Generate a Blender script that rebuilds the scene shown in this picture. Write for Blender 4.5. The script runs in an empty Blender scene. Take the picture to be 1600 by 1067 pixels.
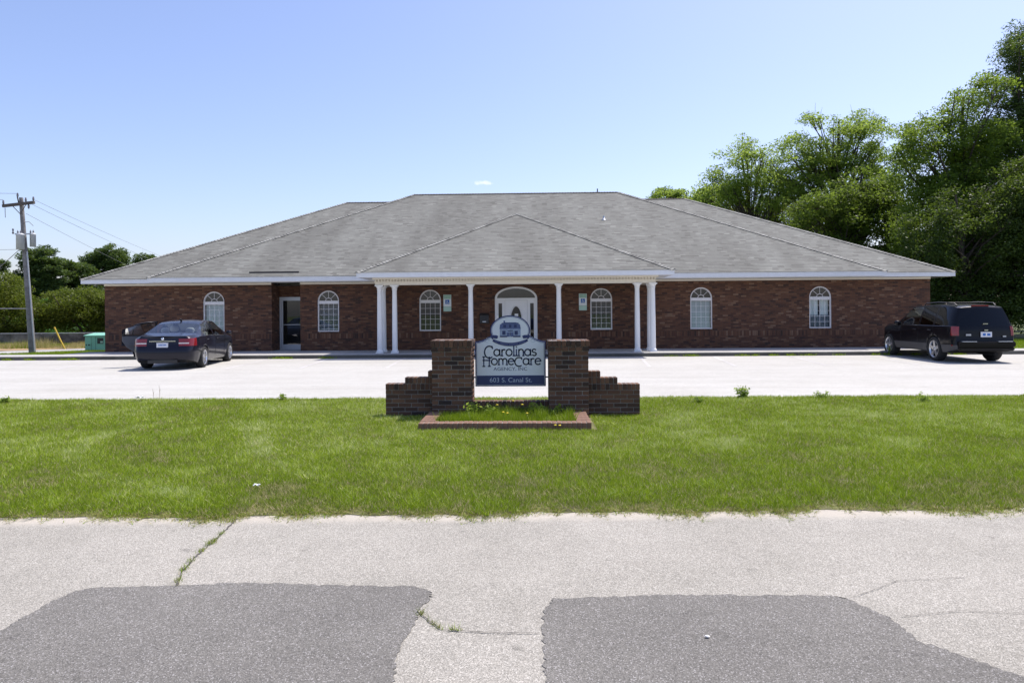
import bpy, bmesh, math, random
import numpy as np
from mathutils import Vector, Matrix
R = math.radians
random.seed(7)
RNG = np.random.default_rng(11)
S = bpy.context.scene
C = S.collection

# ------------------------------------------------------------------ camera, sky, sun, exposure
cam_d = bpy.data.cameras.new('camera'); cam = bpy.data.objects.new('camera', cam_d); C.objects.link(cam)
cam_d.sensor_width = 36.0; cam_d.lens = 36.0*1100/1600
cam_d.shift_y = -(533.5-487)/1600.0
cam_d.clip_start = 0.05; cam_d.clip_end = 3000
cam.location = (0, 0, 1.6)
cam.rotation_mode = 'QUATERNION'
cam.rotation_quaternion = (Matrix.Rotation(R(1.5), 3, 'Z') @ Matrix.Rotation(R(90), 3, 'X') @ Matrix.Rotation(R(-0.45), 3, 'Z')).to_quaternion()
S.camera = cam
SUN_DIR = Vector((0.40, 0.33, 1.0)).normalized()          # towards the sun
SUN_EL = math.asin(SUN_DIR.z); SUN_AZ = math.atan2(SUN_DIR.x, SUN_DIR.y)
world = bpy.data.worlds.new('World'); S.world = world; world.use_nodes = True
wn = world.node_tree.nodes; wl = world.node_tree.links
bg = wn['Background']; bg.inputs['Strength'].default_value = 0.15
sky = wn.new('ShaderNodeTexSky'); sky.sky_type = 'NISHITA'; sky.sun_disc = False
sky.sun_elevation = SUN_EL; sky.sun_rotation = SUN_AZ
sky.altitude = 20; sky.air_density = 1.0; sky.dust_density = 1.6; sky.ozone_density = 3.4
# the whole sky a touch towards lavender, and one tiny cloud low over the ridge
wb = wn.new('ShaderNodeMix'); wb.data_type = 'RGBA'; wb.blend_type = 'MULTIPLY'; wb.inputs['Factor'].default_value = 1.0
wl.new(sky.outputs[0], wb.inputs[6]); wb.inputs[7].default_value = (1.085, 0.982, 1.06, 1)
wc = wn.new('ShaderNodeTexCoord'); wd = Vector((-0.0680, 0.9815, 0.1800)).normalized(); wr_ = Vector((wd.y, -wd.x, 0)).normalized(); wu = wr_.cross(wd)
def wdot(v):
    n = wn.new('ShaderNodeVectorMath'); n.operation = 'DOT_PRODUCT'; wl.new(wc.outputs['Generated'], n.inputs[0]); n.inputs[1].default_value = v; return n.outputs['Value']
def wmath(op, a, b):
    n = wn.new('ShaderNodeMath'); n.operation = op
    for i, q in enumerate((a, b)):
        if hasattr(q, 'links'): wl.new(q, n.inputs[i])
        else: n.inputs[i].default_value = q
    return n.outputs[0]
ex = wmath('POWER', wmath('ABSOLUTE', wmath('DIVIDE', wdot(wr_), 0.020), 0.0), 2.0); ey = wmath('POWER', wmath('ABSOLUTE', wmath('DIVIDE', wdot(wu), 0.0048), 0.0), 2.0)
wno = wn.new('ShaderNodeTexNoise'); wno.inputs['Scale'].default_value = 130.0; wno.inputs['Detail'].default_value = 5.0; wl.new(wc.outputs['Generated'], wno.inputs['Vector'])
cm = wmath('MULTIPLY', wmath('GREATER_THAN', wdot(wd), 0.0), wmath('MAXIMUM', 0.0, wmath('SUBTRACT', wmath('MULTIPLY', wno.outputs['Fac'], 2.0), wmath('ADD', wmath('ADD', ex, ey), 0.35))))
cm = wmath('MINIMUM', cm, 0.85)
cx_ = wn.new('ShaderNodeMix'); cx_.data_type = 'RGBA'; wl.new(cm, cx_.inputs['Factor']); wl.new(wb.outputs[2], cx_.inputs[6]); cx_.inputs[7].default_value = (6.2, 6.2, 6.5, 1)
wl.new(cx_.outputs[2], bg.inputs[0])
sun_d = bpy.data.lights.new('sun', 'SUN'); sun_d.energy = 4.2; sun_d.angle = R(0.53); sun_d.color = (1.0, 0.94, 0.855)
sun = bpy.data.objects.new('sun', sun_d); C.objects.link(sun)
sun.rotation_euler = (-SUN_DIR).to_track_quat('-Z', 'Y').to_euler()
S.view_settings.view_transform = 'Standard'; S.view_settings.look = 'None'
S.view_settings.exposure = 0.45; S.view_settings.gamma = 1.0; S.view_settings.use_curve_mapping = False
S.cycles.use_adaptive_sampling = True
S.cycles.max_bounces = 8; S.cycles.transparent_max_bounces = 16
S.cycles.use_denoising = True

# ------------------------------------------------------------------ helpers
def link(o, parent=None):
    C.objects.link(o)
    if parent is not None: o.parent = parent
    return o
def tag(o, label=None, cat=None, group=None, kind=None):
    if label: o['label'] = label
    if cat: o['category'] = cat
    if group: o['group'] = group
    if kind: o['kind'] = kind
    return o
def thing(name, label, cat, loc=(0, 0, 0), rz=0.0, group=None):
    o = bpy.data.objects.new(name, None); o.empty_display_size = 0.2; C.objects.link(o)
    o.location = loc; o.rotation_euler = (0, 0, rz)
    return tag(o, label, cat, group)
class MB:
    """collects faces for ONE mesh"""
    def __init__(s): s.v = []; s.f = []; s.sm = []
    def add(s, vs, fs, smooth=False):
        b = len(s.v); s.v += [tuple(v) for v in vs]
        for f in fs: s.f.append(tuple(b+i for i in f)); s.sm.append(smooth)
        return s
    def box(s, a, b):
        x0, y0, z0 = a; x1, y1, z1 = b
        return s.add([(x0,y0,z0),(x1,y0,z0),(x1,y1,z0),(x0,y1,z0),(x0,y0,z1),(x1,y0,z1),(x1,y1,z1),(x0,y1,z1)],
              [(0,3,2,1),(4,5,6,7),(0,1,5,4),(1,2,6,5),(2,3,7,6),(3,0,4,7)])
    def quad(s, a, b, c, d): return s.add([a, b, c, d], [(0,1,2,3)])
    def poly(s, pts): return s.add(pts, [tuple(range(len(pts)))])
    def tube(s, pts, rad, n=8, caps=True):
        pts = [Vector(p) for p in pts]; rings = []
        rad = rad if hasattr(rad, '__len__') else [rad]*len(pts)
        up = Vector((0, 0, 1))
        for i, p in enumerate(pts):
            t = (pts[min(i+1, len(pts)-1)]-pts[max(i-1, 0)]).normalized()
            a = t.cross(up)
            if a.length < 1e-3: a = t.cross(Vector((0, 1, 0)))
            a.normalize(); b = t.cross(a)
            rings.append([p+(a*math.cos(2*math.pi*k/n)+b*math.sin(2*math.pi*k/n))*rad[i] for k in range(n)])
        vs = [v for r in rings for v in r]; fs = []
        for i in range(len(pts)-1):
            for k in range(n):
                fs.append((i*n+k, i*n+(k+1) % n, (i+1)*n+(k+1) % n, (i+1)*n+k))
        s.add(vs, fs, True)
        if caps:
            s.add(rings[0], [tuple(reversed(range(n)))]); s.add(rings[-1], [tuple(range(n))])
        return s
    def lathe(s, prof, c=(0, 0, 0), n=20, axis='z', smooth=True):
        vs = []; fs = []
        for r, h in prof:
            for k in range(n):
                a = 2*math.pi*k/n
                if axis == 'z': vs.append((c[0]+r*math.cos(a), c[1]+r*math.sin(a), c[2]+h))
                else: vs.append((c[0]+r*math.cos(a), c[1]+h, c[2]+r*math.sin(a)))
        for i in range(len(prof)-1):
            for k in range(n):
                fs.append((i*n+k, i*n+(k+1) % n, (i+1)*n+(k+1) % n, (i+1)*n+k))
        return s.add(vs, fs, smooth)
    def build(s, name, mat, parent=None, fix=False):
        me = bpy.data.meshes.new(name); me.from_pydata(s.v, [], s.f)
        me.polygons.foreach_set('use_smooth', s.sm)
        if fix:
            bm = bmesh.new(); bm.from_mesh(me); bmesh.ops.recalc_face_normals(bm, faces=bm.faces); bm.to_mesh(me); bm.free()
        if mat: me.materials.append(mat)
        me.update()
        return link(bpy.data.objects.new(name, me), parent)
def np_mesh(name, V, F, mat, parent=None, tint=None, smooth=False):
    """V (n,3), F (m,k) arrays; tint = float per face"""
    me = bpy.data.meshes.new(name)
    m, k = F.shape
    me.vertices.add(len(V)); me.vertices.foreach_set('co', V.astype(np.float32).ravel())
    me.loops.add(m*k); me.loops.foreach_set('vertex_index', F.astype(np.int32).ravel())
    me.polygons.add(m); me.polygons.foreach_set('loop_start', np.arange(0, m*k, k, dtype=np.int32))
    me.update(calc_edges=True)
    if tint is not None:
        at = me.attributes.new('tint', 'FLOAT', 'FACE'); at.data.foreach_set('value', tint.astype(np.float32))
    me.materials.append(mat)
    return link(bpy.data.objects.new(name, me), parent)

# ------------------------------------------------------------------ materials
class NT:
    def __init__(s, name):
        s.m = bpy.data.materials.new(name); s.m.use_nodes = True
        s.n = s.m.node_tree.nodes; s.l = s.m.node_tree.links; s.b = s.n['Principled BSDF']; s.out = s.n['Material Output']
    def new(s, t, **kw):
        n = s.n.new(t)
        for k, v in kw.items(): setattr(n, k, v)
        return n
    def lk(s, a, b): s.l.new(a, b)
    def val(s, sock, v):
        if hasattr(v, 'is_linked') or hasattr(v, 'links'): s.lk(v, sock)
        else: sock.default_value = v
    def math(s, op, a, b=0.0, c=None):
        n = s.new('ShaderNodeMath', operation=op); s.val(n.inputs[0], a); s.val(n.inputs[1], b)
        if c is not None: s.val(n.inputs[2], c)
        return n.outputs[0]
    def coord(s, kind='Object'): return s.new('ShaderNodeTexCoord').outputs[kind]
    def noise(s, scale, vec=None, detail=3, rough=0.6):
        n = s.new('ShaderNodeTexNoise'); n.inputs['Scale'].default_value = scale; n.inputs['Detail'].default_value = detail
        n.inputs['Roughness'].default_value = rough
        if vec is not None: s.lk(vec, n.inputs['Vector'])
        return n.outputs['Fac']
    def ramp(s, fac, stops, interp='LINEAR'):
        n = s.new('ShaderNodeValToRGB'); n.color_ramp.interpolation = interp
        e = n.color_ramp.elements
        while len(e) < len(stops): e.new(0.5)
        for el, (p, c) in zip(e, stops): el.position = p; el.color = (*c, 1) if len(c) == 3 else c
        s.val(n.inputs[0], fac); return n.outputs[0]
    def mix(s, fac, a, b, mode='MIX'):
        n = s.new('ShaderNodeMix', data_type='RGBA', blend_type=mode)
        s.val(n.inputs['Factor'], fac)
        for sock, v in ((n.inputs[6], a), (n.inputs[7], b)):
            if isinstance(v, tuple): sock.default_value = (*v, 1)
            else: s.lk(v, sock)
        return n.outputs[2]
    def bump(s, h, strength=0.3, dist=0.01):
        n = s.new('ShaderNodeBump'); n.inputs['Strength'].default_value = strength; n.inputs['Distance'].default_value = dist
        s.lk(h, n.inputs['Height']); s.lk(n.outputs[0], s.b.inputs['Normal'])
    def col(s, c):
        if isinstance(c, tuple): s.b.inputs['Base Color'].default_value = (*c, 1)
        else: s.lk(c, s.b.inputs['Base Color'])
def plain(name, c, rough=0.6, metal=0.0, var=0.08, scale=6.0, coat=0.0, spec=0.5):
    t = NT(name)
    if var > 0:
        f = t.noise(scale, t.coord(), 4)
        lo = tuple(x*(1-var*1.6) for x in c); hi = tuple(min(1, x*(1+var)) for x in c)
        t.col(t.ramp(f, [(0.3, lo), (0.7, hi)]))
    else: t.col(c)
    t.b.inputs['Roughness'].default_value = rough; t.b.inputs['Metallic'].default_value = metal
    t.b.inputs['Coat Weight'].default_value = coat; t.b.inputs['Specular IOR Level'].default_value = spec
    return t.m
def glass(name, tint=(1, 1, 1), ior=1.5, boost=1.0):
    t = NT(name); t.n.remove(t.b)
    fr = t.new('ShaderNodeFresnel'); fr.inputs[0].default_value = ior
    tr = t.new('ShaderNodeBsdfTransparent'); tr.inputs[0].default_value = (*tint, 1)
    gl = t.new('ShaderNodeBsdfGlossy'); gl.inputs['Roughness'].default_value = 0.0; gl.inputs[0].default_value = (0.95, 0.97, 1, 1)
    mx = t.new('ShaderNodeMixShader'); t.lk(t.math('MULTIPLY', fr.outputs[0], boost), mx.inputs[0])
    t.lk(tr.outputs[0], mx.inputs[1]); t.lk(gl.outputs[0], mx.inputs[2]); t.lk(mx.outputs[0], t.out.inputs[0])
    return t.m
def leafmat(name, stops, transl=0.4, rough=0.5, tc=(0.26, 0.38, 0.02), tm=0.35):
    t = NT(name)
    a = t.new('ShaderNodeAttribute', attribute_name='tint')
    c = t.ramp(a.outputs['Fac'], stops)
    t.col(c); t.b.inputs['Roughness'].default_value = rough; t.b.inputs['Specular IOR Level'].default_value = 0.25
    tl = t.new('ShaderNodeBsdfTranslucent')
    t.lk(t.mix(tm, c, tc), tl.inputs[0])
    mx = t.new('ShaderNodeMixShader'); mx.inputs[0].default_value = transl
    t.lk(t.b.outputs[0], mx.inputs[1]); t.lk(tl.outputs[0], mx.inputs[2]); t.lk(mx.outputs[0], t.out.inputs[0])
    return t.m
BRICKS = [(0.0, (0.040, 0.019, 0.013)), (0.14, (0.072, 0.029, 0.016)), (0.34, (0.098, 0.039, 0.020)), (0.55, (0.116, 0.047, 0.023)),
          (0.75, (0.136, 0.057, 0.028)), (0.92, (0.168, 0.079, 0.041)), (1.0, (0.215, 0.122, 0.074))]
def brick_wall(name, soldier=False):
    t = NT(name); sp = t.new('ShaderNodeSeparateXYZ'); t.lk(t.coord(), sp.inputs[0])
    u = t.math('ADD', sp.outputs[0], sp.outputs[1]); v = sp.outputs[2]
    if soldier: u, v = v, u
    W, H = 0.2032, 0.0677
    vv = t.math('DIVIDE', v, H); row = t.math('FLOOR', vv)
    off = t.math('MULTIPLY', t.math('MODULO', t.math('ABSOLUTE', row), 2.0), 0.0 if soldier else 0.5)
    uu = t.math('ADD', t.math('DIVIDE', u, W), off)
    if soldier: uu = t.math('ADD', uu, -2.95)
    colm = t.math('FLOOR', uu)
    fu = t.math('SUBTRACT', uu, colm); fv = t.math('SUBTRACT', vv, row)
    cb = t.new('ShaderNodeCombineXYZ'); t.lk(colm, cb.inputs[0]); t.lk(row, cb.inputs[1])
    wn_ = t.new('ShaderNodeTexWhiteNoise', noise_dimensions='2D'); t.lk(cb.outputs[0], wn_.inputs['Vector'])
    # mortar mask
    du = t.math('MULTIPLY', t.math('SUBTRACT', 0.5, t.math('ABSOLUTE', t.math('SUBTRACT', fu, 0.5))), W)
    dv = t.math('MULTIPLY', t.math('SUBTRACT', 0.5, t.math('ABSOLUTE', t.math('SUBTRACT', fv, 0.5))), H)
    d = t.math('MINIMUM', du, dv)
    mr = t.new('ShaderNodeMapRange'); t.lk(d, mr.inputs[0]); mr.inputs[1].default_value = 0.0035; mr.inputs[2].default_value = 0.006
    big = t.noise(0.5, t.coord(), 3); fine = t.noise(60, t.coord(), 3)
    fac = t.math('ADD', wn_.outputs[0], t.math('MULTIPLY', t.math('SUBTRACT', big, 0.5), 0.5))
    c = t.ramp(fac, BRICKS)
    c = t.mix(t.math('MULTIPLY', fine, 0.5), c, t.mix(0.5, c, (0.05, 0.03, 0.025)))
    c = t.mix(mr.outputs[0], (0.080, 0.053, 0.039), c)
    t.col(c); t.b.inputs['Roughness'].default_value = 0.85
    t.bump(t.math('ADD', mr.outputs[0], t.math('MULTIPLY', fine, 0.3)), 0.7, 0.008)
    return t.m
def shingles(name):
    t = NT(name); sp = t.new('ShaderNodeSeparateXYZ'); t.lk(t.coord(), sp.inputs[0])
    nm = t.new('ShaderNodeSeparateXYZ'); t.lk(t.new('ShaderNodeNewGeometry').outputs['True Normal'], nm.inputs[0])
    side = t.math('GREATER_THAN', t.math('ABSOLUTE', nm.outputs[0]), t.math('ABSOLUTE', nm.outputs[1]))
    u = t.math('ADD', t.math('MULTIPLY', sp.outputs[1], side), t.math('MULTIPLY', sp.outputs[0], t.math('SUBTRACT', 1.0, side)))
    wob = t.math('MULTIPLY', t.math('SUBTRACT', t.noise(1.2, t.coord(), 2), 0.5), 0.012)
    vv = t.math('DIVIDE', t.math('ADD', sp.outputs[2], wob), 0.064); row = t.math('FLOOR', vv); fv = t.math('SUBTRACT', vv, row)
    w1 = t.new('ShaderNodeTexWhiteNoise', noise_dimensions='1D'); t.lk(row, w1.inputs['W'])
    uu = t.math('ADD', t.math('DIVIDE', u, 0.24), t.math('MULTIPLY', w1.outputs[0], 7.0)); colm = t.math('FLOOR', uu)
    cb = t.new('ShaderNodeCombineXYZ'); t.lk(colm, cb.inputs[0]); t.lk(row, cb.inputs[1])
    w2 = t.new('ShaderNodeTexWhiteNoise', noise_dimensions='2D'); t.lk(cb.outputs[0], w2.inputs['Vector'])
    c = t.ramp(w2.outputs[0], [(0, (0.165, 0.167, 0.148)), (0.14, (0.215, 0.22, 0.197)), (0.5, (0.24, 0.247, 0.221)), (0.9, (0.265, 0.273, 0.245)), (1, (0.315, 0.322, 0.29))])
    mp = t.new('ShaderNodeMapping'); t.lk(t.coord(), mp.inputs[0]); mp.inputs['Scale'].default_value = (0.42, 0.07, 0.10)
    st = t.ramp(t.noise(1.6, mp.outputs[0], 5, 0.6), [(0.34, (0.70, 0.69, 0.68)), (0.62, (1, 1, 1))])
    c = t.mix(1.0, c, st, 'MULTIPLY')
    gr = t.noise(180, t.coord(), 2)
    c = t.mix(t.math('MULTIPLY', gr, 0.5), c, (0.14, 0.135, 0.13))
    edge = t.math('LESS_THAN', fv, 0.30)  # shadow line at the foot of each shingle course, painted into the colour
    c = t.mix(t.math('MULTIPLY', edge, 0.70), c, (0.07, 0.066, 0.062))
    t.col(c); t.b.inputs['Roughness'].default_value = 0.9; t.b.inputs['Specular IOR Level'].default_value = 0.2
    t.bump(t.math('ADD', t.math('SUBTRACT', 1.0, fv), t.math('MULTIPLY', w2.outputs[0], 0.5)), 0.5, 0.012)
    return t.m
def paving(name, base, speck=0.35, sc=220, stain=(0.85, 0.85, 0.85), rough=0.9, pebble=None, bumpd=0.004, sand=False, streak=False):
    t = NT(name); co = t.coord()
    vo = t.new('ShaderNodeTexVoronoi'); vo.inputs['Scale'].default_value = sc; t.lk(co, vo.inputs['Vector'])
    sp = t.new('ShaderNodeSeparateColor'); t.lk(vo.outputs['Color'], sp.inputs[0])
    lo = tuple(x*(1-speck) for x in base); hi = tuple(min(0.9, x*(1+speck)) for x in base)
    c = t.ramp(sp.outputs[0], [(0.0, lo), (0.5, base), (1.0, hi)])
    if pebble: c = t.mix(t.math('GREATER_THAN', sp.outputs[1], pebble[1]), c, pebble[0])
    c = t.mix(1.0, c, t.ramp(t.noise(0.55, co, 5, 0.62), [(0.33, stain), (0.6, (1, 1, 1))]), 'MULTIPLY')
    c = t.mix(1.0, c, t.ramp(t.noise(5.0, co, 4, 0.6), [(0.3, tuple(0.93+0.0*x for x in stain)), (0.65, (1, 1, 1))]), 'MULTIPLY')
    c = t.mix(1.0, c, t.ramp(t.noise(7.0, co, 3, 0.5), [(0.24, (0.72, 0.72, 0.72)), (0.33, (1, 1, 1))]), 'MULTIPLY')
    if sand:                                        # wind-blown sand lying along the road's edge
        xyz = t.new('ShaderNodeSeparateXYZ'); t.lk(co, xyz.inputs[0])
        e = t.math('SUBTRACT', xyz.outputs[1], t.math('MULTIPLY_ADD', xyz.outputs[0], 0.031, 5.60))
        e = t.math('ADD', e, t.math('MULTIPLY', t.math('SUBTRACT', t.noise(2.2, co, 5, 0.7), 0.5), 0.30))
        mr = t.new('ShaderNodeMapRange'); mr.interpolation_type = 'SMOOTHSTEP'; t.lk(e, mr.inputs[0]); mr.inputs[1].default_value = -0.22; mr.inputs[2].default_value = -0.02
        c = t.mix(t.math('MULTIPLY', mr.outputs[0], 0.92), c, t.ramp(t.noise(90, co, 3), [(0.3, (0.40, 0.365, 0.31)), (0.7, (0.49, 0.45, 0.385))]))
    if streak:                                      # faint tyre and wash streaks along the lot, oily spots at the stalls
        mp = t.new('ShaderNodeMapping'); t.lk(co, mp.inputs[0]); mp.inputs['Scale'].default_value = (0.06, 1.6, 1)
        c = t.mix(1.0, c, t.ramp(t.noise(1.0, mp.outputs[0], 5, 0.7), [(0.32, (0.90, 0.895, 0.89)), (0.6, (1, 1, 1))]), 'MULTIPLY')
        mp2 = t.new('ShaderNodeMapping'); t.lk(co, mp2.inputs[0]); mp2.inputs['Scale'].default_value = (0.35, 0.9, 1)
        c = t.mix(1.0, c, t.ramp(t.noise(1.0, mp2.outputs[0], 6, 0.75), [(0.24, (0.55, 0.54, 0.53)), (0.36, (1, 1, 1))]), 'MULTIPLY')
    t.col(c); t.b.inputs['Roughness'].default_value = rough; t.b.inputs['Specular IOR Level'].default_value = 0.3
    t.bump(vo.outputs['Distance'], 0.6, bumpd)
    return t.m
M = {}
M['brick'] = brick_wall('wall_brick'); M['soldier'] = brick_wall('soldier_brick', True)
M['shingle'] = shingles('asphalt_shingle')
M['cap'] = plain('shingle_cap', (0.25, 0.25, 0.23), 0.9, var=0.35, scale=3.0)
M['capdark'] = plain('ridge_cap', (0.060, 0.052, 0.048), 0.9, var=0.25, scale=3.0)
M['fascia'] = plain('fascia_paint', (0.74, 0.75, 0.78), 0.5, var=0.03)
M['cream'] = plain('cream_paint', (0.72, 0.67, 0.58), 0.55, var=0.03)
M['white'] = plain('white_paint', (0.80, 0.80, 0.80), 0.4, var=0.02)
M['vinyl'] = plain('window_vinyl', (0.72, 0.70, 0.70), 0.45, var=0.02)
M['alu'] = plain('grey_aluminium', (0.52, 0.54, 0.57), 0.4, metal=0.3, var=0.03)
M['glass'] = glass('window_glass', (0.90, 0.95, 0.95), 1.5, 2.0)
M['blind'] = plain('blind', (0.78, 0.82, 0.81), 0.6, var=0.03)
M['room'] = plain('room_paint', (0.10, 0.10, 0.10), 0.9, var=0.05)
M['lot'] = paving('lot_concrete', (0.475, 0.468, 0.435), 0.11, 90, (0.92, 0.91, 0.90), pebble=((0.36, 0.35, 0.345), 0.95), streak=True)
M['walk'] = paving('sidewalk_concrete', (0.46, 0.45, 0.43), 0.10, 160, (0.82, 0.81, 0.80))
M['kerb'] = paving('kerb_concrete', (0.13, 0.125, 0.11), 0.2, 120, (0.55, 0.55, 0.55))  # dirty kerb face, darkened further with its shade painted into the colour
M['road'] = paving('road_chipseal', (0.318, 0.301, 0.264), 0.33, 190, (0.84, 0.84, 0.83), pebble=((0.52, 0.495, 0.445), 0.88), bumpd=0.0035, sand=True)
M['patch'] = paving('asphalt_patch', (0.170, 0.162, 0.147), 0.38, 190, (0.80, 0.80, 0.80), pebble=((0.36, 0.345, 0.335), 0.93), bumpd=0.003)
M['sand'] = paving('road_sand', (0.50, 0.45, 0.39), 0.15, 300, (0.9, 0.9, 0.9))
M['line'] = paving('worn_line_paint', (0.54, 0.53, 0.52), 0.12, 40, (0.78, 0.77, 0.75))
M['tar'] = plain('dark_crack', (0.11, 0.10, 0.09), 0.95, var=0.3, scale=30)
M['soil'] = plain('lawn_soil', (0.15, 0.15, 0.055), 0.95, var=0.4, scale=3)
M['ground'] = plain('far_grass_ground', (0.10, 0.13, 0.035), 0.95, var=0.35, scale=0.35)
M['dry'] = plain('dry_grass_ground', (0.36, 0.25, 0.13), 0.95, var=0.3, scale=1.2)
M['mortar'] = plain('mortar', (0.24, 0.215, 0.195), 0.95, var=0.15, scale=40)
GRASS = [(0.0, (0.50, 0.41, 0.25)), (0.12, (0.34, 0.30, 0.11)), (0.26, (0.115, 0.165, 0.014)), (0.5, (0.185, 0.285, 0.009)), (0.76, (0.30, 0.405, 0.012)), (0.93, (0.40, 0.50, 0.05)), (1.0, (0.58, 0.62, 0.28))]
M['grass'] = leafmat('grass_blades', GRASS, 0.34, 0.7)

# ------------------------------------------------------------------ the setting: ground, road, lot, kerb, walk
def sheet(name, pts, z, mat, parent=None, kind='structure'):
    o = MB().poly([(x, y, z) for x, y in pts]).build(name, mat, parent)
    if parent is None: o['kind'] = kind
    return o
ground = sheet('ground', [(-900, -300), (900, -300), (900, 1500), (-900, 1500)], -0.06, M['ground'])
def ragged(x0, x1, y, amp, step, seed):
    r = random.Random(seed); n = int((x1-x0)/step); return [(x0+(x1-x0)*i/n, y+r.uniform(-amp, amp)) for i in range(n+1)]
road_far = [(-40, 5.28), (40, 6.0)]
road = sheet('road', [(-40, -6.5), (40, -6.5), (40, 7.2), (-40, 6.0)], -0.02, M['road'])
def road_edge(x): return 5.58+0.032*(x+1.4) if x < 0 else 5.63+0.03*x
def nz(x, seed=0):
    return math.sin(x*3.1+seed)*0.4+math.sin(x*7.7+seed*2.3)*0.3+math.sin(x*17.3+seed)*0.2+math.sin(x*41+seed*5)*0.15
top = [(-14+28*i/400, ) for i in range(401)]
def refine(pts, amp, seed, n=7):
    r = random.Random(seed); out = []
    for a, b in zip(pts[:-1], pts[1:]):
        for i in range(n):
            t = i/n; out.append((a[0]+(b[0]-a[0])*t+r.uniform(-amp, amp), a[1]+(b[1]-a[1])*t+r.uniform(-amp, amp)))
    out.append(pts[-1]); return out
pl = [(-4.6, 1.0), (-3.4, 2.9), (-2.74, 3.55), (-2.73, 3.85), (-2.69, 4.06), (-2.6, 4.12), (-2.17, 4.15), (-1.67, 4.2), (-1.27, 4.16), (-0.7, 4.15), (-0.6, 4.08), (-0.575, 4.0), (-0.62, 3.82), (-0.61, 3.66), (-0.65, 3.3), (-0.60, 3.03), (-0.58, 2.0), (-0.6, 1.0)]
pr = [(0.03, 1.0), (0.05, 3.03), (0.05, 3.3), (0.055, 3.8), (0.12, 3.97), (0.61, 4.02), (0.97, 4.035), (1.68, 4.03), (1.77, 3.97), (1.87, 3.73), (1.88, 3.48), (2.02, 3.30), (2.2, 3.09), (3.0, 2.2), (3.6, 1.0)]
sheet('road_patch', refine(pl, 0.013, 3, 14), -0.0165, M['patch'], road)
sheet('road_patch', refine(pr, 0.013, 4, 14), -0.0165, M['patch'], road)
def strip(name, pts, w, z, mat, parent, seed=1, jit=0.5):
    r = random.Random(seed); P = []
    for a, b in zip(pts[:-1], pts[1:]):
        n = max(2, int(math.hypot(b[0]-a[0], b[1]-a[1])/0.03))
        for i in range(n): P.append((a[0]+(b[0]-a[0])*i/n+r.uniform(-1, 1)*w*jit, a[1]+(b[1]-a[1])*i/n+r.uniform(-1, 1)*w*jit))
    P.append(pts[-1]); m = MB()
    L = []; Rr = []
    for i, p in enumerate(P):
        q = P[min(i+1, len(P)-1)]; o = P[max(i-1, 0)]; dx, dy = q[0]-o[0], q[1]-o[1]; l = math.hypot(dx, dy) or 1
        ww = w*r.uniform(0.3, 1.0)/2; L.append((p[0]-dy/l*ww, p[1]+dx/l*ww, z)); Rr.append((p[0]+dy/l*ww, p[1]-dx/l*ww, z))
    for i in range(len(P)-1): m.quad(Rr[i], Rr[i+1], L[i+1], L[i])
    return m.build(name, mat, parent)
cracks = [[(-2.33, 5.50), (-2.29, 5.15), (-2.27, 4.98), (-2.24, 4.59), (-2.2, 4.36), (-2.12, 4.13)], [(-0.62, 3.79), (-0.56, 3.70), (-0.47, 3.58), (-0.24, 3.55), (0.03, 3.54)],
          [(4.2, 3.85), (2.6, 3.8), (2.28, 3.82), (1.93, 3.75)], [(1.80, 4.0), (1.99, 4.12), (2.16, 4.24), (2.6, 4.3)]]
for i, c in enumerate(cracks): strip('road_crack', c, (0.014, 0.009, 0.005, 0.004)[i], -0.0135, M['tar'], road, i)

lot = sheet('parking_lot', [(-45, 12.6), (45, 12.6), (45, 24.9), (-45, 24.9)], -0.004, M['lot'])
for i, (a, b) in enumerate([((6.33, 24.6), (5.85, 20.3)), ((8.93, 24.55), (8.45, 20.3)), ((3.80, 24.6), (3.40, 20.3)), ((11.5, 24.6), (11.05, 20.3)), ((14.2, 24.6), (13.9, 20.4)), ((17.1, 24.6), (16.9, 20.4)),
              ((-15.12, 24.6), (-14.05, 20.4)), ((-17.4, 24.6), (-16.2, 20.4)), ((-4.42, 24.6), (-4.2, 20.4)), ((-7.1, 24.6), (-6.75, 20.4)), ((-12.7, 24.6), (-11.95, 20.4)), ((-9.2, 24.6), (-8.95, 20.4)), ((0.9, 24.6), (0.75, 20.4))]):
    dx, dy = b[0]-a[0], b[1]-a[1]; l = math.hypot(dx, dy); nx, ny = -dy/l*0.05, dx/l*0.05
    sheet('painted_line', [(a[0]+nx, a[1]+ny), (b[0]+nx, b[1]+ny), (b[0]-nx, b[1]-ny), (a[0]-nx, a[1]-ny)], 0.0, M['line'], lot)
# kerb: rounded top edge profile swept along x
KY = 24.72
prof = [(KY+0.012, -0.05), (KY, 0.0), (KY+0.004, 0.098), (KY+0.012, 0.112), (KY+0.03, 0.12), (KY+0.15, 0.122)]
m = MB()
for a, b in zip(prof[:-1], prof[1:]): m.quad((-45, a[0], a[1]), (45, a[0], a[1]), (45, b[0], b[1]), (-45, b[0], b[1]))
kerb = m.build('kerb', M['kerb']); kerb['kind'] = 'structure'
for k in range(-14, 15):
    MB().box((k*3.05-0.006, KY-0.003, 0.0), (k*3.05+0.006, KY+0.1, 0.1245)).build('kerb_joint', M['tar'], kerb)
walk = MB()
walk.box((-45, KY+0.022, -0.05), (-17.6, 26.0, 0.1255)); walk.box((-17.6, KY+0.022, -0.05), (16.2, 27.6, 0.1256)); walk.box((16.2, KY+0.022, -0.05), (45, 26.0, 0.1255))
walk.box((-10.3, 27.6, -0.05), (-9.0, 28.5, 0.1257))
sw = walk.build('sidewalk', M['walk']); sw['kind'] = 'structure'
for x in np.arange(-17.3, 16, 1.52): MB().box((x-0.005, KY+0.16, 0.10), (x+0.005, 27.45, 0.1268)).build('walk_joint', M['tar'], sw)
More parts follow.
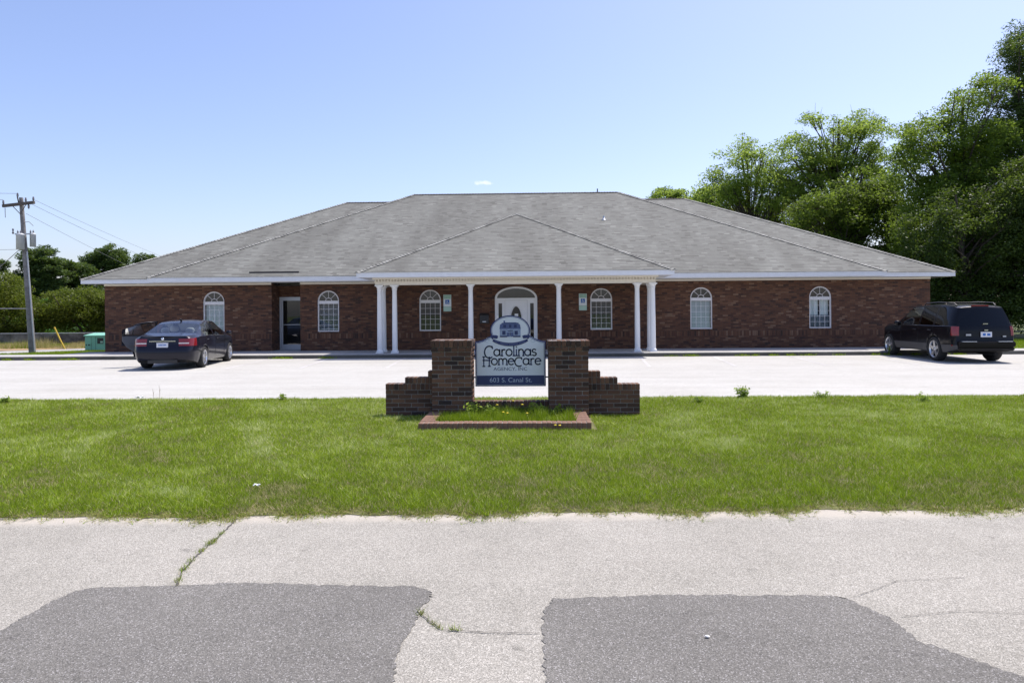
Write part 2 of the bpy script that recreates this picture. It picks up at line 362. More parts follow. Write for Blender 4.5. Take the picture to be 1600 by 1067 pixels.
soil = MB()                                         # ground under the turf, feathering down to the road along a ragged edge
sx_ = [-40]+[x for (x,) in top]+[40]
fr0 = [(x, road_edge(max(-14, min(14, x)))+0.03+0.05*nz(x, 1), -0.0165) for x in sx_]; fr1 = [(x, y+0.35, 0.0) for x, y, z in fr0]
for i in range(len(sx_)-1): soil.quad(fr0[i], fr0[i+1], fr1[i+1], fr1[i]); soil.quad(fr1[i], fr1[i+1], (sx_[i+1], 13.06, 0.0), (sx_[i], 13.06, 0.0))
soil = soil.build('lawn_soil', M['soil']); soil['kind'] = 'structure'
sheet('side_path', [(-48, 31.6), (-22.0, 29.3), (-19.0, 32.6), (-17.0, 35.0), (-18.6, 36.4), (-21.8, 33.6), (-24.4, 31.6), (-48, 34.0)], -0.03, M['walk'])
sheet('dry_verge', [(-50, 34.2), (-24.4, 32.2), (-21.9, 34.2), (-18, 37.5), (-18, 39.5), (-50, 41)], -0.035, M['dry'])

# ------------------------------------------------------------------ the brick building
bld = thing('brick_building', 'long single-storey brown brick office building with grey hipped roof and white-columned porch', 'building', (-0.7, 27.5, 0))
def part(mb, name, mat, parent=None, fix=False):
    o = mb.build(name, mat, None, fix)
    p = parent or bld
    o.parent = p
    if p is bld: o.matrix_parent_inverse = Matrix.Translation((0.7, -27.5, 0))
    return o
WY = 27.5; WT = 2.80; WB = 0.10
WX0, WX1 = -16.88, 15.38
wins = [-12.51, -7.95, -3.93, 2.76, 6.63, 11.20]
WW, WZ0, WZS, WZT = 0.425, 0.87, 2.07, 2.485        # half width, sill, spring, crown
def arch(cx, hw, zs, zt, n=20, y=0.0): return [(cx+hw*math.cos(math.pi*(1-i/n)), y, zs+(zt-zs)*math.sin(math.pi*(1-i/n))) for i in range(n+1)]
DX0, DX1, DZS, DZT = -1.39, 0.27, 2.13, 2.58
RX0, RX1, RY = -10.20, -9.06, 28.40
m = MB(); RV = 0.11
ops = sorted([(c-WW, c+WW, WZ0, WZS, WZT) for c in wins]+[(DX0, DX1, WB, DZS, DZT)])
x = WX0
segs = []
for (a, b, z0, zs, zt) in ops:
    segs.append((x, a)); x = b
    if z0 > WB: m.quad((a, WY, WB), (b, WY, WB), (b, WY, z0), (a, WY, z0))
    ar = arch((a+b)/2, (b-a)/2, zs, zt, 20, WY)
    # split above-arch region into two n-gons
    h = len(ar)//2
    m.poly([ar[h], *reversed(ar[:h]), (a, WY, WT), ((a+b)/2, WY, WT)][::-1]); m.poly([*reversed(ar[h:]), ((a+b)/2, WY, WT), (b, WY, WT)][::-1])
    out = [(a, WY, z0)]+ar+[(b, WY, z0)]
    for p, q in zip(out, out[1:]+out[:1]): m.quad(p, q, (q[0], WY+RV, q[2]), (p[0], WY+RV, p[2]))
segs.append((x, WX1))
for a, b in segs:
    if a < RX0 < b:
        m.quad((a, WY, WB), (RX0, WY, WB), (RX0, WY, WT), (a, WY, WT)); m.quad((RX1, WY, WB), (b, WY, WB), (b, WY, WT), (RX1, WY, WT))
    else: m.quad((a, WY, WB), (b, WY, WB), (b, WY, WT), (a, WY, WT))
# recess
SDZ = 2.26
m.quad((RX0, WY, WB), (RX0, RY, WB), (RX0, RY, WT), (RX0, WY, WT)); m.quad((RX1, RY, WB), (RX1, WY, WB), (RX1, WY, WT), (RX1, RY, WT))
m.quad((RX0, RY, SDZ), (RX1, RY, SDZ), (RX1, RY, WT), (RX0, RY, WT))
# other sides
m.quad((WX1, WY, -0.05), (WX1, 43.2, -0.05), (WX1, 43.2, WT), (WX1, WY, WT)); m.quad((WX0, 43.2, -0.05), (WX0, WY, -0.05), (WX0, WY, WT), (WX0, 43.2, WT))
m.quad((WX1, 43.2, -0.05), (WX0, 43.2, -0.05), (WX0, 43.2, WT), (WX1, 43.2, WT))
part(m, 'wall', M['brick'])
# floor slab, partition behind the windows, ceiling
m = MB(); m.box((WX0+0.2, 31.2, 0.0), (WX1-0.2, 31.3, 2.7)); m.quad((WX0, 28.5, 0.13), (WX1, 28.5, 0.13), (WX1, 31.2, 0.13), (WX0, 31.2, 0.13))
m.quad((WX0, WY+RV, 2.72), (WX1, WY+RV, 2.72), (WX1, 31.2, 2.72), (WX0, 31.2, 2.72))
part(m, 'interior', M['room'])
def band(xa, xb):
    part(MB().box((xa, WY-0.006, 0.597), (xb, WY+0.02, 0.80)), 'soldier_course', M['soldier'])
band(WX0+0.002, RX0-0.002); band(RX1+0.002, DX0-0.06); band(DX1+0.06, WX1-0.002)
# windows
BL = {0: 'full', 1: 'half', 2: None, 3: 'thin', 4: 'full', 5: 'drape'}
for wi, cx in enumerate(wins):
    y = WY+0.035; fw = 0.045
    win = MB()
    outer = [(cx-WW, y, WZ0)]+arch(cx, WW, WZS, WZT, 24, y)+[(cx+WW, y, WZ0)]
    inner = [(cx-WW+fw, y, WZ0+fw)]+arch(cx, WW-fw, WZS, WZT-fw, 24, y)+[(cx+WW-fw, y, WZ0+fw)]
    n = len(outer)
    bk = lambda P, d: [(p[0], p[1]+d, p[2]) for p in P]
    win.add(outer+inner, [(i, (i+1) % n, n+(i+1) % n, n+i) for i in range(n)])
    win.add(inner+bk(inner, 0.06), [(i, (i+1) % n, n+(i+1) % n, n+i) for i in range(n)])
    win.add(outer+bk(outer, 0.06), [((i+1) % n, i, n+i, n+(i+1) % n) for i in range(n)])
    w = part(win, 'window', M['vinyl'])
    sub = lambda mb, nm, mt: mb.build(nm, mt, w)
    W0, W1 = cx-WW+fw, cx+WW-fw
    tb = MB().box((W0, y+0.004, 1.965), (W1, y+0.05, 2.085)); o = sub(tb, 'transom_bar', M['vinyl'])
    bars = MB(); yb = y+0.022
    for k in (1, 2, 3): xx = W0+(W1-W0)*k/4; bars.box((xx-0.006, yb, WZ0+fw), (xx+0.006, yb+0.012, 1.966))
    for k in range(1, 5): zz = WZ0+fw+(1.965-WZ0-fw)*k/5; bars.box((W0, yb-0.001, zz-0.006), (W1, yb+0.0115, zz+0.006))
    for a in (45, 90, 135):
        ca, sa = math.cos(R(a)), math.sin(R(a)); r0, r1 = 0.11, 0.385
        px, pz = -sa*0.008, ca*0.008; sy = (WZT-WZS)/WW
        q = [(cx+ca*r0+px, yb, 2.085+sa*r0*sy+pz), (cx+ca*r1+px, yb, 2.075+sa*r1*sy+pz), (cx+ca*r1-px, yb, 2.075+sa*r1*sy-pz), (cx+ca*r0-px, yb, 2.085+sa*r0*sy-pz)]
        bars.poly(q)
    ho = arch(cx, 0.13, 2.085, 2.205, 12, yb); hi_ = arch(cx, 0.108, 2.085, 2.183, 12, yb)
    bars.add(ho+hi_, [(i, i+1, 14+i, 13+i) for i in range(12)])
    sub(bars, 'glazing_bars', M['vinyl'])
    gp = [(cx-WW+0.02, y+0.04, WZ0+0.02)]+arch(cx, WW-0.02, WZS, WZT-0.02, 24, y+0.04)+[(cx+WW-0.02, y+0.04, WZ0+0.02)]
    sub(MB().poly(gp), 'pane', M['glass'])
    kind = BL[wi]
    if kind in ('full', 'half', 'thin'):
        b = MB(); z = 1.96; yy = y+0.12; zlow = {'full': 0.93, 'half': 0.98, 'thin': 0.95}[kind]; tilt = {'full': 0.024, 'half': 0.008, 'thin': 0.004}[kind]
        while z > zlow:
            b.quad((W0+0.01, yy-0.012, z-tilt), (W1-0.01, yy-0.012, z-tilt), (W1-0.01, yy+0.012, z), (W0+0.01, yy+0.012, z)); z -= 0.026
        b.box((W0+0.01, yy-0.015, zlow-0.03), (W1-0.01, yy+0.015, zlow-0.005))
        sub(b, 'blind', M['blind'])
    if wi in (0, 5):
        b = MB(); yy = y+0.2; nn = 40; L = []
        for i in range(nn+1):
            t = i/nn; xx = W0+(W1-W0)*t; L.append((xx, yy+0.02*math.sin(t*38)+0.012*math.sin(t*61)))
        zb_ = 0.9 if wi == 0 else 1.38
        for i in range(nn):
            if abs(i/nn-0.52) < 0.05: continue
            b.quad((*L[i], zb_), (*L[i+1], zb_), (*L[i+1], 2.1), (*L[i], 2.1))
        sub(b, 'curtain', M['blind'])
        if wi == 5:
            b = MB(); z = 1.40; yy = y+0.10
            while z > 0.95: b.quad((W0+0.01, yy-0.012, z-0.009), (W1-0.01, yy-0.012, z-0.009), (W1-0.01, yy+0.012, z), (W0+0.01, yy+0.012, z)); z -= 0.026
            sub(b, 'blind', M['blind'])
    sub(MB().box((cx-WW-0.0, WY-0.022, WZ0-0.05), (cx+WW+0.0, WY+0.09, WZ0-0.002)), 'sill', M['soldier'])
# front entrance: arched fanlight, sidelights, panelled door with an oval light
DC = (DX0+DX1)/2; y = WY+0.03; fw = 0.085; hw = (DX1-DX0)/2
ent = MB()
outer = [(DX0, y, WB)]+arch(DC, hw, DZS, DZT, 28, y)+[(DX1, y, WB)]
inner = [(DX0+fw, y, WB)]+arch(DC, hw-fw, DZS, DZT-fw*0.85, 28, y)+[(DX1-fw, y, WB)]
n = len(outer); bk = lambda P, d: [(p[0], p[1]+d, p[2]) for p in P]
ent.add(outer+inner, [(i, i+1, n+i+1, n+i) for i in range(n-1)]); ent.add(inner+bk(inner, 0.08), [(i, i+1, n+i+1, n+i) for i in range(n-1)])
e = part(ent, 'entrance_surround', M['white'])
yb = y+0.03
es = MB(); es.box((DX0+fw, yb, 2.055), (DX1-fw, yb+0.06, 2.135))
for xa in (DC-0.50, DC+0.44): es.box((xa, yb-0.01, WB), (xa+0.06, yb+0.06, 2.056))
for s in (-1, 1):
    a = DC+s*0.62
    es.box((a-0.125, yb+0.005, WB), (a-0.07, yb+0.05, 2.055)); es.box((a+0.07, yb+0.005, WB), (a+0.125, yb+0.05, 2.055))
    es.box((a-0.07, yb+0.006, WB), (a+0.07, yb+0.05, 0.42)); es.box((a-0.07, yb+0.006, 1.93), (a+0.07, yb+0.05, 2.055))
es.build('mullions', M['white'], e)
for s in (-1, 1):
    a = DC+s*0.62
    MB().quad((a-0.072, yb+0.03, 0.41), (a+0.072, yb+0.03, 0.41), (a+0.072, yb+0.03, 1.935), (a-0.072, yb+0.03, 1.935)).build('sidelight', M['glass'], e)
MB().poly([(DX0+fw-0.01, yb+0.03, DZS)]+arch(DC, hw-fw+0.01, DZS, DZT-fw*0.85+0.01, 24, yb+0.03)+[(DX1-fw+0.01, yb+0.03, DZS)]).build('fanlight', M['glass'], e)
# door leaf with an elliptical hole
dl = MB(); d0, d1, dz0, dz1, yd = DC-0.435, DC+0.435, WB+0.02, 2.05, yb+0.012
ec = (DC, 1.20); ea, eb = 0.215, 0.60; N = 48
def rect_pt(a):
    cx_, sx_ = math.cos(a), math.sin(a); t = min(0.435/abs(cx_) if abs(cx_) > 1e-6 else 9, (dz1-ec[1] if sx_ > 0 else ec[1]-dz0)/abs(sx_) if abs(sx_) > 1e-6 else 9)
    return (DC+cx_*t, yd, ec[1]+sx_*t)
angs = sorted([2*math.pi*k/N for k in range(N)]+[math.atan2(zz-ec[1], xx-DC) % (2*math.pi) for xx in (d0, d1) for zz in (dz0, dz1)]); n = len(angs)
el = [(DC+ea*math.cos(a), yd, ec[1]+eb*math.sin(a)) for a in angs]; rc = [rect_pt(a) for a in angs]
dl.add(rc+el, [(i, (i+1) % n, n+(i+1) % n, n+i) for i in range(n)])
# moulding ring
e1 = [(DC+(ea+0.045)*math.cos(a), yd-0.004, ec[1]+(eb+0.045)*math.sin(a)) for a in angs]; e2 = [(DC+(ea+0.02)*math.cos(a), yd-0.022, ec[1]+(eb+0.02)*math.sin(a)) for a in angs]
dl.add(e1+e2, [(i, (i+1) % n, n+(i+1) % n, n+i) for i in range(n)]); dl.add(e2+el, [(i, (i+1) % n, n+(i+1) % n, n+i) for i in range(n)])
door = part(dl, 'front_door', M['white'])
MB().poly([(p[0], yd+0.015, p[2]) for p in el]).build('oval_pane', M['glass'], door)
MB().box((DC-0.06, yd+0.004, 1.33), (DC+0.08, yd+0.008, 1.52)).build('paper_notice', M['white'], door)
MB().lathe([(0, -0.06), (0.028, -0.055), (0.032, -0.03), (0.012, -0.015), (0.03, 0.0)], (d0+0.06, yd, 1.05), 12, 'y').build('door_knob', plain('brass', (0.5, 0.36, 0.15), 0.3, 1.0, 0), door)
# side door in the recess: aluminium storefront door
sd = MB(); y = RY-0.05
sd.box((RX0+0.01, y, WB), (RX0+0.075, y+0.1, SDZ)); sd.box((RX1-0.075, y, WB), (RX1-0.01, y+0.1, SDZ)); sd.box((RX0+0.075, y, SDZ-0.065), (RX1-0.075, y+0.1, SDZ))
s_ = part(sd, 'side_door_frame', M['alu'])
ds = MB(); a, b = RX0+0.08, RX1-0.08
ds.box((a, y+0.02, WB+0.01), (a+0.06, y+0.065, SDZ-0.07)); ds.box((b-0.06, y+0.02, WB+0.01), (b, y+0.065, SDZ-0.07))
ds.box((a+0.06, y+0.021, WB+0.01), (b-0.06, y+0.064, WB+0.24)); ds.box((a+0.06, y+0.021, SDZ-0.14), (b-0.06, y+0.064, SDZ-0.07))
sdo = part(ds, 'side_door', M['alu'])
MB().quad((a+0.05, y+0.04, WB+0.2), (b-0.05, y+0.04, WB+0.2), (b-0.05, y+0.04, SDZ-0.12), (a+0.05, y+0.04, SDZ-0.12)).build('pane', M['glass'], sdo)
MB().box((a+0.05, y+0.0, 1.13), (b-0.05, y+0.018, 1.155)).build('push_bar', M['alu'], sdo)
# frieze (cream board under the soffit)
fz = MB(); 
for a, b in ((WX0-0.01, RX0), (RX1, WX1+0.01)): fz.box((a, WY-0.03, 2.735), (b, WY-0.002, 2.815))
fz.box((RX0+0.002, RY-0.03, 2.735), (RX1-0.002, RY-0.002, 2.815))
part(fz, 'frieze', M['cream'])
# roofs -------------------------------------------------------
def hip_roof(x0, x1, y0, y1, ze, pitch, name, front_only=False):
    yr = (y0+y1)/2; run = yr-y0; zr = ze+pitch*run; xa, xb = x0+run, x1-run
    m = MB(); A, B, Cc, D = (x0, y0, ze), (x1, y0, ze), (x1, y1, ze), (x0, y1, ze); E_, F_ = (xa, yr, zr), (xb, yr, zr)
    m.quad(A, B, F_, E_); m.poly([B, Cc, F_]); m.quad(Cc, D, E_, F_); m.poly([D, A, E_])
    o = part(m, name, M['shingle'])
    return o, (Vector(A), Vector(B), Vector(Cc), Vector(D), Vector(E_), Vector(F_))
def caps(p, q, name, mat, parent, w=0.14, step=0.14, seed=0, nrm=None):
    """overlapping cap shingles along a hip or ridge, slopes falling off to both sides"""
    r = random.Random(seed); d = (q-p); L = d.length; t = d/L
    side = Vector((-t.y, t.x, 0)).normalized(); n = int(L/step); m = MB()
    fall = nrm
    for i in range(n):
        a = p+t*(L*i/n-0.01); b = p+t*(L*(i+1)/n+0.03); j = r.uniform(-0.006, 0.006); up0 = 0.03+r.uniform(0, .006); up1 = 0.012
        vs = []
        for c, u in ((a, up0), (b, up1)):
            z = Vector((0, 0, u)); vs += [c+side*(w+j)+Vector((0, 0, u-fall*w)), c+z, c-side*(w+j)+Vector((0, 0, u-fall*w))]
        m.add(vs, [(0, 1, 4, 3), (1, 2, 5, 4), (0, 3, 4, 1)][:2]+[(0, 2, 1)])
        lo = Vector((0, 0, -0.02))
        m.add([vs[0], vs[1], vs[2], vs[2]+lo, vs[1]+lo, vs[0]+lo], [(0, 1, 4, 5), (1, 2, 3, 4)])
    o = m.build(name, mat, parent); o['kind'] = 'stuff'
    return o
def eave_trim(x0, x1, y0, y1, ze, zf, wally, name):
    """fascia boards round a hip roof's eaves and the soffit under it"""
    f = MB(); T = 0.03
    f.box((x0, y0, zf), (x1, y0+T, ze-0.006)); f.box((x0, y0+T, zf), (x0+T, y1, ze-0.006)); f.box((x1-T, y0+T, zf), (x1, y1, ze-0.006))
    fo = part(f, name, M['fascia'])
    MB().box((x0+T, y0+T, zf+0.012), (x1-T, wally, zf+0.03)).build('soffit', M['fascia'], fo)
    d = MB(); d.box((x0-0.02, y0-0.022, ze-0.012), (x1+0.02, y0+0.01, ze+0.004)); d.build('drip_edge', M['cap'], fo)
    return fo
rw, W_ = hip_roof(-17.56, 16.08, 27.06, 43.7, 2.985, 0.503, 'roof')
rm, Mn = hip_roof(-14.70, 13.32, 26.66, 44.38, 3.02, 0.512, 'roof')
caps(W_[0], W_[4], 'hip_cap', M['cap'], rw, seed=1, nrm=0.36); caps(W_[1], W_[5], 'hip_cap', M['cap'], rw, seed=2, nrm=0.36); caps(W_[4], W_[5], 'ridge_cap', M['capdark'], rw, w=0.12, seed=3, nrm=0.5)
caps(Mn[0], Mn[4], 'hip_cap', M['cap'], rm, seed=4, nrm=0.36); caps(Mn[1], Mn[5], 'hip_cap', M['cap'], rm, seed=5, nrm=0.36); caps(Mn[4], Mn[5], 'ridge_cap', M['capdark'], rm, w=0.12, seed=6, nrm=0.5)
eave_trim(-17.56, 16.08, 27.06, 43.7, 2.985, 2.815, WY+0.02, 'fascia'); eave_trim(-14.70, 13.32, 26.66, 27.3, 3.02, 2.83, WY-0.001, 'fascia')
# the deep soffit continues into the recess
part(MB().quad((RX0, WY-0.01, 2.806), (RX1, WY-0.01, 2.806), (RX1, RY, 2.806), (RX0, RY, 2.806)), 'recess_ceiling', M['fascia'])
for (lx, ly) in ((-9.45, 27.15), (6.75, 27.05)): part(MB().lathe([(0.0, -0.012), (0.075, -0.012), (0.09, 0.0), (0.09, 0.006)], (lx, ly, 2.84), 16), 'soffit_light', M['white'])
# porch roof
PX0, PX1, PY0 = -6.15, 5.05, 24.78; ze = 3.035; pit = 0.50; hw = (PX1-PX0)/2; xc = (PX0+PX1)/2; zr = ze+pit*hw
m = MB(); A, B = Vector((PX0, PY0, ze)), Vector((PX1, PY0, ze)); E_ = Vector((xc, PY0+hw, zr)); G = Vector((xc, 33.2, zr))
A2, B2 = Vector((PX0, 27.6, ze)), Vector((PX1, 27.6, ze))
m.poly([A, B, E_]); m.poly([B, (PX1, 33.2, ze), G, E_]); m.poly([(PX0, 33.2, ze), A, E_, G])
pr_ = part(m, 'porch_roof', M['shingle'])
caps(A, E_, 'hip_cap', M['cap'], pr_, seed=7, nrm=0.36); caps(B, E_, 'hip_cap', M['cap'], pr_, seed=8, nrm=0.36)
f = MB(); T = 0.03; zf = 2.85
f.box((PX0, PY0, zf), (PX1, PY0+T, ze-0.006)); f.box((PX0, PY0+T, zf), (PX0+T, 27.2, ze-0.006)); f.box((PX1-T, PY0+T, zf), (PX1, 27.2, ze-0.006))
pf = part(f, 'porch_fascia', M['fascia']); MB().box((PX0+T, PY0+T, zf+0.01), (PX1-T, WY-0.001, zf+0.026)).build('porch_ceiling', M['fascia'], pf)
MB().box((PX0-0.02, PY0-0.022, ze-0.012), (PX1+0.02, PY0+0.01, ze+0.004)).build('drip_edge', M['cap'], pf)
# entablature with dentils
EX0, EX1, EY = -5.72, 4.60, 25.40
en = MB(); en.box((EX0+0.08, EY+0.06, 2.60), (EX1-0.08, EY+0.30, 2.862)); en.box((EX0+0.08, EY+0.30, 2.60), (EX0+0.32, WY-0.002, 2.862)); en.box((EX1-0.32, EY+0.30, 2.60), (EX1-0.08, WY-0.002, 2.862))
en.box((EX0, EY-0.06, 2.801), (EX1, EY+0.06, 2.861)); en.box((EX0, EY+0.06, 2.80), (EX0+0.08, WY-0.002, 2.861)); en.box((EX1-0.08, EY+0.06, 2.80), (EX1, WY-0.002, 2.861))
en.box((EX0+0.05, EY+0.035, 2.70), (EX1-0.05, EY+0.06, 2.73))
eo = part(en, 'entablature', M['cream'])
dn = MB(); nD = 92
for i in range(nD):
    xx = EX0+0.06+(EX1-EX0-0.12)*(i+0.25)/nD; dn.box((xx, EY-0.035, 2.728), (xx+0.055, EY+0.059, 2.80))
dn = dn.build('dentils', M['cream'], eo); dn['kind'] = 'stuff'
# columns
cols = [(-5.50, 25.56), (-4.95, 25.56), (-2.17, 25.56), (1.03, 25.56), (3.86, 25.56), (4.42, 25.56), (-5.50, 26.25), (4.42, 26.25)]
proto = None
for i, (cx, cy) in enumerate(cols):
    if proto is None:
        c = MB(); c.box((-0.132, -0.132, 0.0), (0.132, 0.132, 0.045)); c.lathe([(0.13, 0.045), (0.135, 0.07), (0.122, 0.10), (0.103, 0.115), (0.098, 0.14)], n=24)
        pr2 = [(0.098-0.016*t**1.6, 0.14+2.16*t) for t in [k/10 for k in range(11)]]
        c.lathe(pr2, n=24); c.lathe([(0.082, 2.30), (0.096, 2.31), (0.096, 2.335), (0.084, 2.345), (0.095, 2.37), (0.115, 2.41), (0.138, 2.44)], n=24)
        c.box((-0.145, -0.14, 2.44), (0.145, 0.14, 2.481))
        proto = part(c, 'column', M['white']); proto.location = (cx, cy, 0.119)
    else:
        o = proto.copy(); C.objects.link(o); o.location = (cx, cy, 0.119)
# little things fixed to the building
part(MB().box((-10.86, 26.95, 3.172), (-8.92, 26.97, 3.225)), 'rain_diverter', M['capdark'])
v = MB(); v.lathe([(0.11, -0.05), (0.055, 0.04), (0.04, 0.05), (0.04, 0.16)], (3.35, 31.95, 5.74), 16)
part(v, 'vent_pipe', M['alu'])
v = MB(); v.tube([(3.5, 36.4, 6.9), (3.5, 36.4, 7.9)], 0.03, 8); part(v, 'vent_stack', plain('dark_pipe', (0.06, 0.06, 0.06), 0.6, 0, 0))

# ------------------------------------------------------------------ lettering helpers
def text_mesh(name, body, size, mat, parent, loc, align='CENTER', width=None):
    cu = bpy.data.curves.new(name, 'FONT'); cu.body = body; cu.size = size; cu.align_x = align
    o = bpy.data.objects.new(name, cu); C.objects.link(o)
    me = bpy.data.meshes.new_from_object(o.evaluated_get(bpy.context.evaluated_depsgraph_get()))
    bpy.data.objects.remove(o)
    co = np.empty(len(me.vertices)*3, np.float32); me.vertices.foreach_get('co', co); co = co.reshape(-1, 3)
    if width: co[:, 0] *= width/(co[:, 0].max()-co[:, 0].min())
    out = np.stack([co[:, 0], np.zeros(len(co)), co[:, 1]], 1); me.vertices.foreach_set('co', out.astype(np.float32).ravel())
    me.materials.clear(); me.materials.append(mat); me.update()
    t = bpy.data.objects.new(name, me); t.location = loc
    return link(t, parent)
def arcp(cx, cy, rx, ry, a0, a1, n=16): return [(cx+rx*math.cos(R(a0+(a1-a0)*i/n)), cy+ry*math.sin(R(a0+(a1-a0)*i/n))) for i in range(n+1)]
GL = {  # letter -> (advance, strokes); x-height 1
 'C': (1.55, [arcp(0.80, 0.58, 0.78, 0.94, 50, 305, 26), [(1.20, 1.52), (1.32, 1.12)]]),
 'D': (1.40, [arcp(0.72, 0.45, 0.70, 0.72, 50, 305, 26), [(1.08, 1.18), (1.18, 0.86)]]),
 'a': (1.18, [arcp(0.47, 0.5, 0.47, 0.5, 0, 360, 22), [(0.95, 1.0), (0.95, 0.12), (1.05, 0.02)]]),
 'r': (0.78, [[(0.12, 0.98), (0.12, 0.0)], arcp(0.47, 0.56, 0.35, 0.42, 180, 62, 10), [(-0.02, 0.0), (0.27, 0.0)]]),
 'o': (1.13, [arcp(0.5, 0.5, 0.48, 0.5, 0, 360, 22)]),
 'l': (0.42, [[(0.15, 1.85), (0.15, 0.0)], [(0.0, 0.0), (0.3, 0.0)], [(0.02, 1.80), (0.15, 1.85)]]),
 'i': (0.42, [[(0.15, 1.0), (0.15, 0.0)], [(0.0, 0.0), (0.3, 0.0)], [(0.10, 1.42), (0.20, 1.34)]]),
 'n': (1.08, [[(0.12, 1.0), (0.12, 0.0)], arcp(0.49, 0.58, 0.37, 0.42, 180, 0, 12)+[(0.86, 0.0)], [(-0.02, 0.0), (0.26, 0.0)], [(0.72, 0.0), (1.0, 0.0)]]),
 's': (0.80, [arcp(0.36, 0.75, 0.30, 0.25, 35, 270, 12)+arcp(0.36, 0.25, 0.32, 0.25, 90, -150, 12)]),
 'm': (1.66, [[(0.12, 1.0), (0.12, 0.0)], arcp(0.45, 0.6, 0.33, 0.4, 180, 0, 12)+[(0.78, 0.0)], arcp(1.11, 0.6, 0.33, 0.4, 180, 0, 12)+[(1.44, 0.0)], [(1.3, 0.0), (1.58, 0.0)], [(-0.02, 0), (0.26, 0)]]),
 'e': (1.08, [[(0.03, 0.52), (0.95, 0.56)]+arcp(0.5, 0.5, 0.47, 0.5, 8, 318, 22)]),
 'H': (1.46, [[(0.2, 1.30), (0.2, -0.25)], [(1.12, 1.30), (1.12, -0.25)], [(0.05, 0.72), (1.27, 0.72)], [(0.02, -0.25), (0.40, -0.25)], [(0.92, -0.25), (1.32, -0.25)], [(0.02, 1.3), (0.38, 1.3)]]),
}
def strokes_mesh(name, word, xh, width, mat, parent, loc, sw=0.11):
    m = MB(); x = 0.0; tot = sum(GL[c][0] for c in word)-0.1; k = width/tot
    for ch in word:
        adv, st = GL[ch]
        for s_ in st:
            P = [Vector(((x+p[0])*k, p[1]*xh)) for p in s_]
            for a, b in zip(P[:-1], P[1:]):
                d = (b-a)
                if d.length < 1e-6: continue
                d.normalize(); n = Vector((-d.y, d.x))*sw*xh/2; e = d*sw*xh*0.25
                q = [a-e-n, b+e-n, b+e+n, a-e+n]; m.poly([(v.x, 0, v.y) for v in q])
        x += adv
    o = m.build(name, mat, parent); o.location = (loc[0]-width/2, loc[1], loc[2]); return o

# ------------------------------------------------------------------ things on the wall
M['black'] = plain('black_metal', (0.02, 0.02, 0.022), 0.45, 0, 0.1)
t = thing('mailbox', 'small black wall mailbox beside the front door', 'mailbox', (-1.80, WY, 1.15))
b = MB(); b.box((-0.17, -0.12, 0.0), (0.17, -0.002, 0.33)); b.build('box', M['black'], t)
b = MB(); b.add([(-0.18, -0.14, 0.30), (0.18, -0.14, 0.30), (0.18, -0.14, 0.32), (-0.18, -0.14, 0.32), (-0.18, -0.002, 0.40), (0.18, -0.002, 0.40), (0.18, -0.002, 0.335), (-0.18, -0.002, 0.335)], [(0, 1, 2, 3), (3, 2, 5, 4), (0, 3, 4, 7), (1, 6, 5, 2), (0, 7, 6, 1)]); b.build('lid', M['black'], t)
MB().box((-0.07, -0.124, 0.05), (0.07, -0.1205, 0.09)).build('name_plate', M['alu'], t)
M['sgreen'] = plain('sign_green_tint', (0.42, 0.60, 0.50), 0.5, 0, 0.03); M['swhite'] = plain('sign_white', (0.70, 0.74, 0.74), 0.5, 0, 0.02)
M['sblue'] = plain('sign_blue', (0.015, 0.12, 0.42), 0.4, 0, 0.02); M['sdgreen'] = plain('sign_green', (0.04, 0.22, 0.12), 0.5, 0, 0)
for (sx, lab) in ((-3.25, 'accessible parking wall sign beside the window left of the entrance door'), (2.045, 'accessible parking wall sign beside the window right of the entrance door')):
    t = thing('parking_sign', lab, 'sign', (sx, WY, 1.63), 0, 'accessible parking signs on the brick wall')
    MB().box((-0.152, -0.012, 0.0), (0.152, -0.002, 0.185)).build('lower_plate', M['sgreen'], t)
    u = MB().box((-0.152, -0.012, 0.192), (0.152, -0.002, 0.65)).build('upper_plate', M['swhite'], t)
    MB().box((-0.145, -0.0135, 0.485), (0.145, -0.0125, 0.643)).build('green_header', M['sgreen'], u)
    text_mesh('lettering', 'RESERVED', 0.068, M['sdgreen'], u, (0, -0.0155, 0.572), width=0.26); text_mesh('lettering', 'PARKING', 0.068, M['sdgreen'], u, (0, -0.0155, 0.502), width=0.23)
    MB().box((-0.08, -0.0145, 0.29), (0.08, -0.0125, 0.455)).build('blue_field', M['sblue'], u)
    w = MB()
    for s_, wd in ((arcp(-0.003, 0.345, 0.036, 0.036, 100, 360, 18), 0.011), ([(-0.012, 0.42), (-0.008, 0.365), (0.028, 0.365), (0.045, 0.322), (0.056, 0.328)], 0.012), ([(-0.010, 0.395), (0.022, 0.393)], 0.009), (arcp(-0.014, 0.437, 0.006, 0.006, 0, 360, 8), 0.010)):
        for a, b_ in zip(s_[:-1], s_[1:]):
            a = Vector(a); b_ = Vector(b_); d = (b_-a).normalized(); n = Vector((-d.y, d.x))*wd/2
            w.poly([(v.x, -0.0165, v.y) for v in (a-n, b_-n, b_+n, a+n)])
    w.build('wheelchair_symbol', M['swhite'], u)

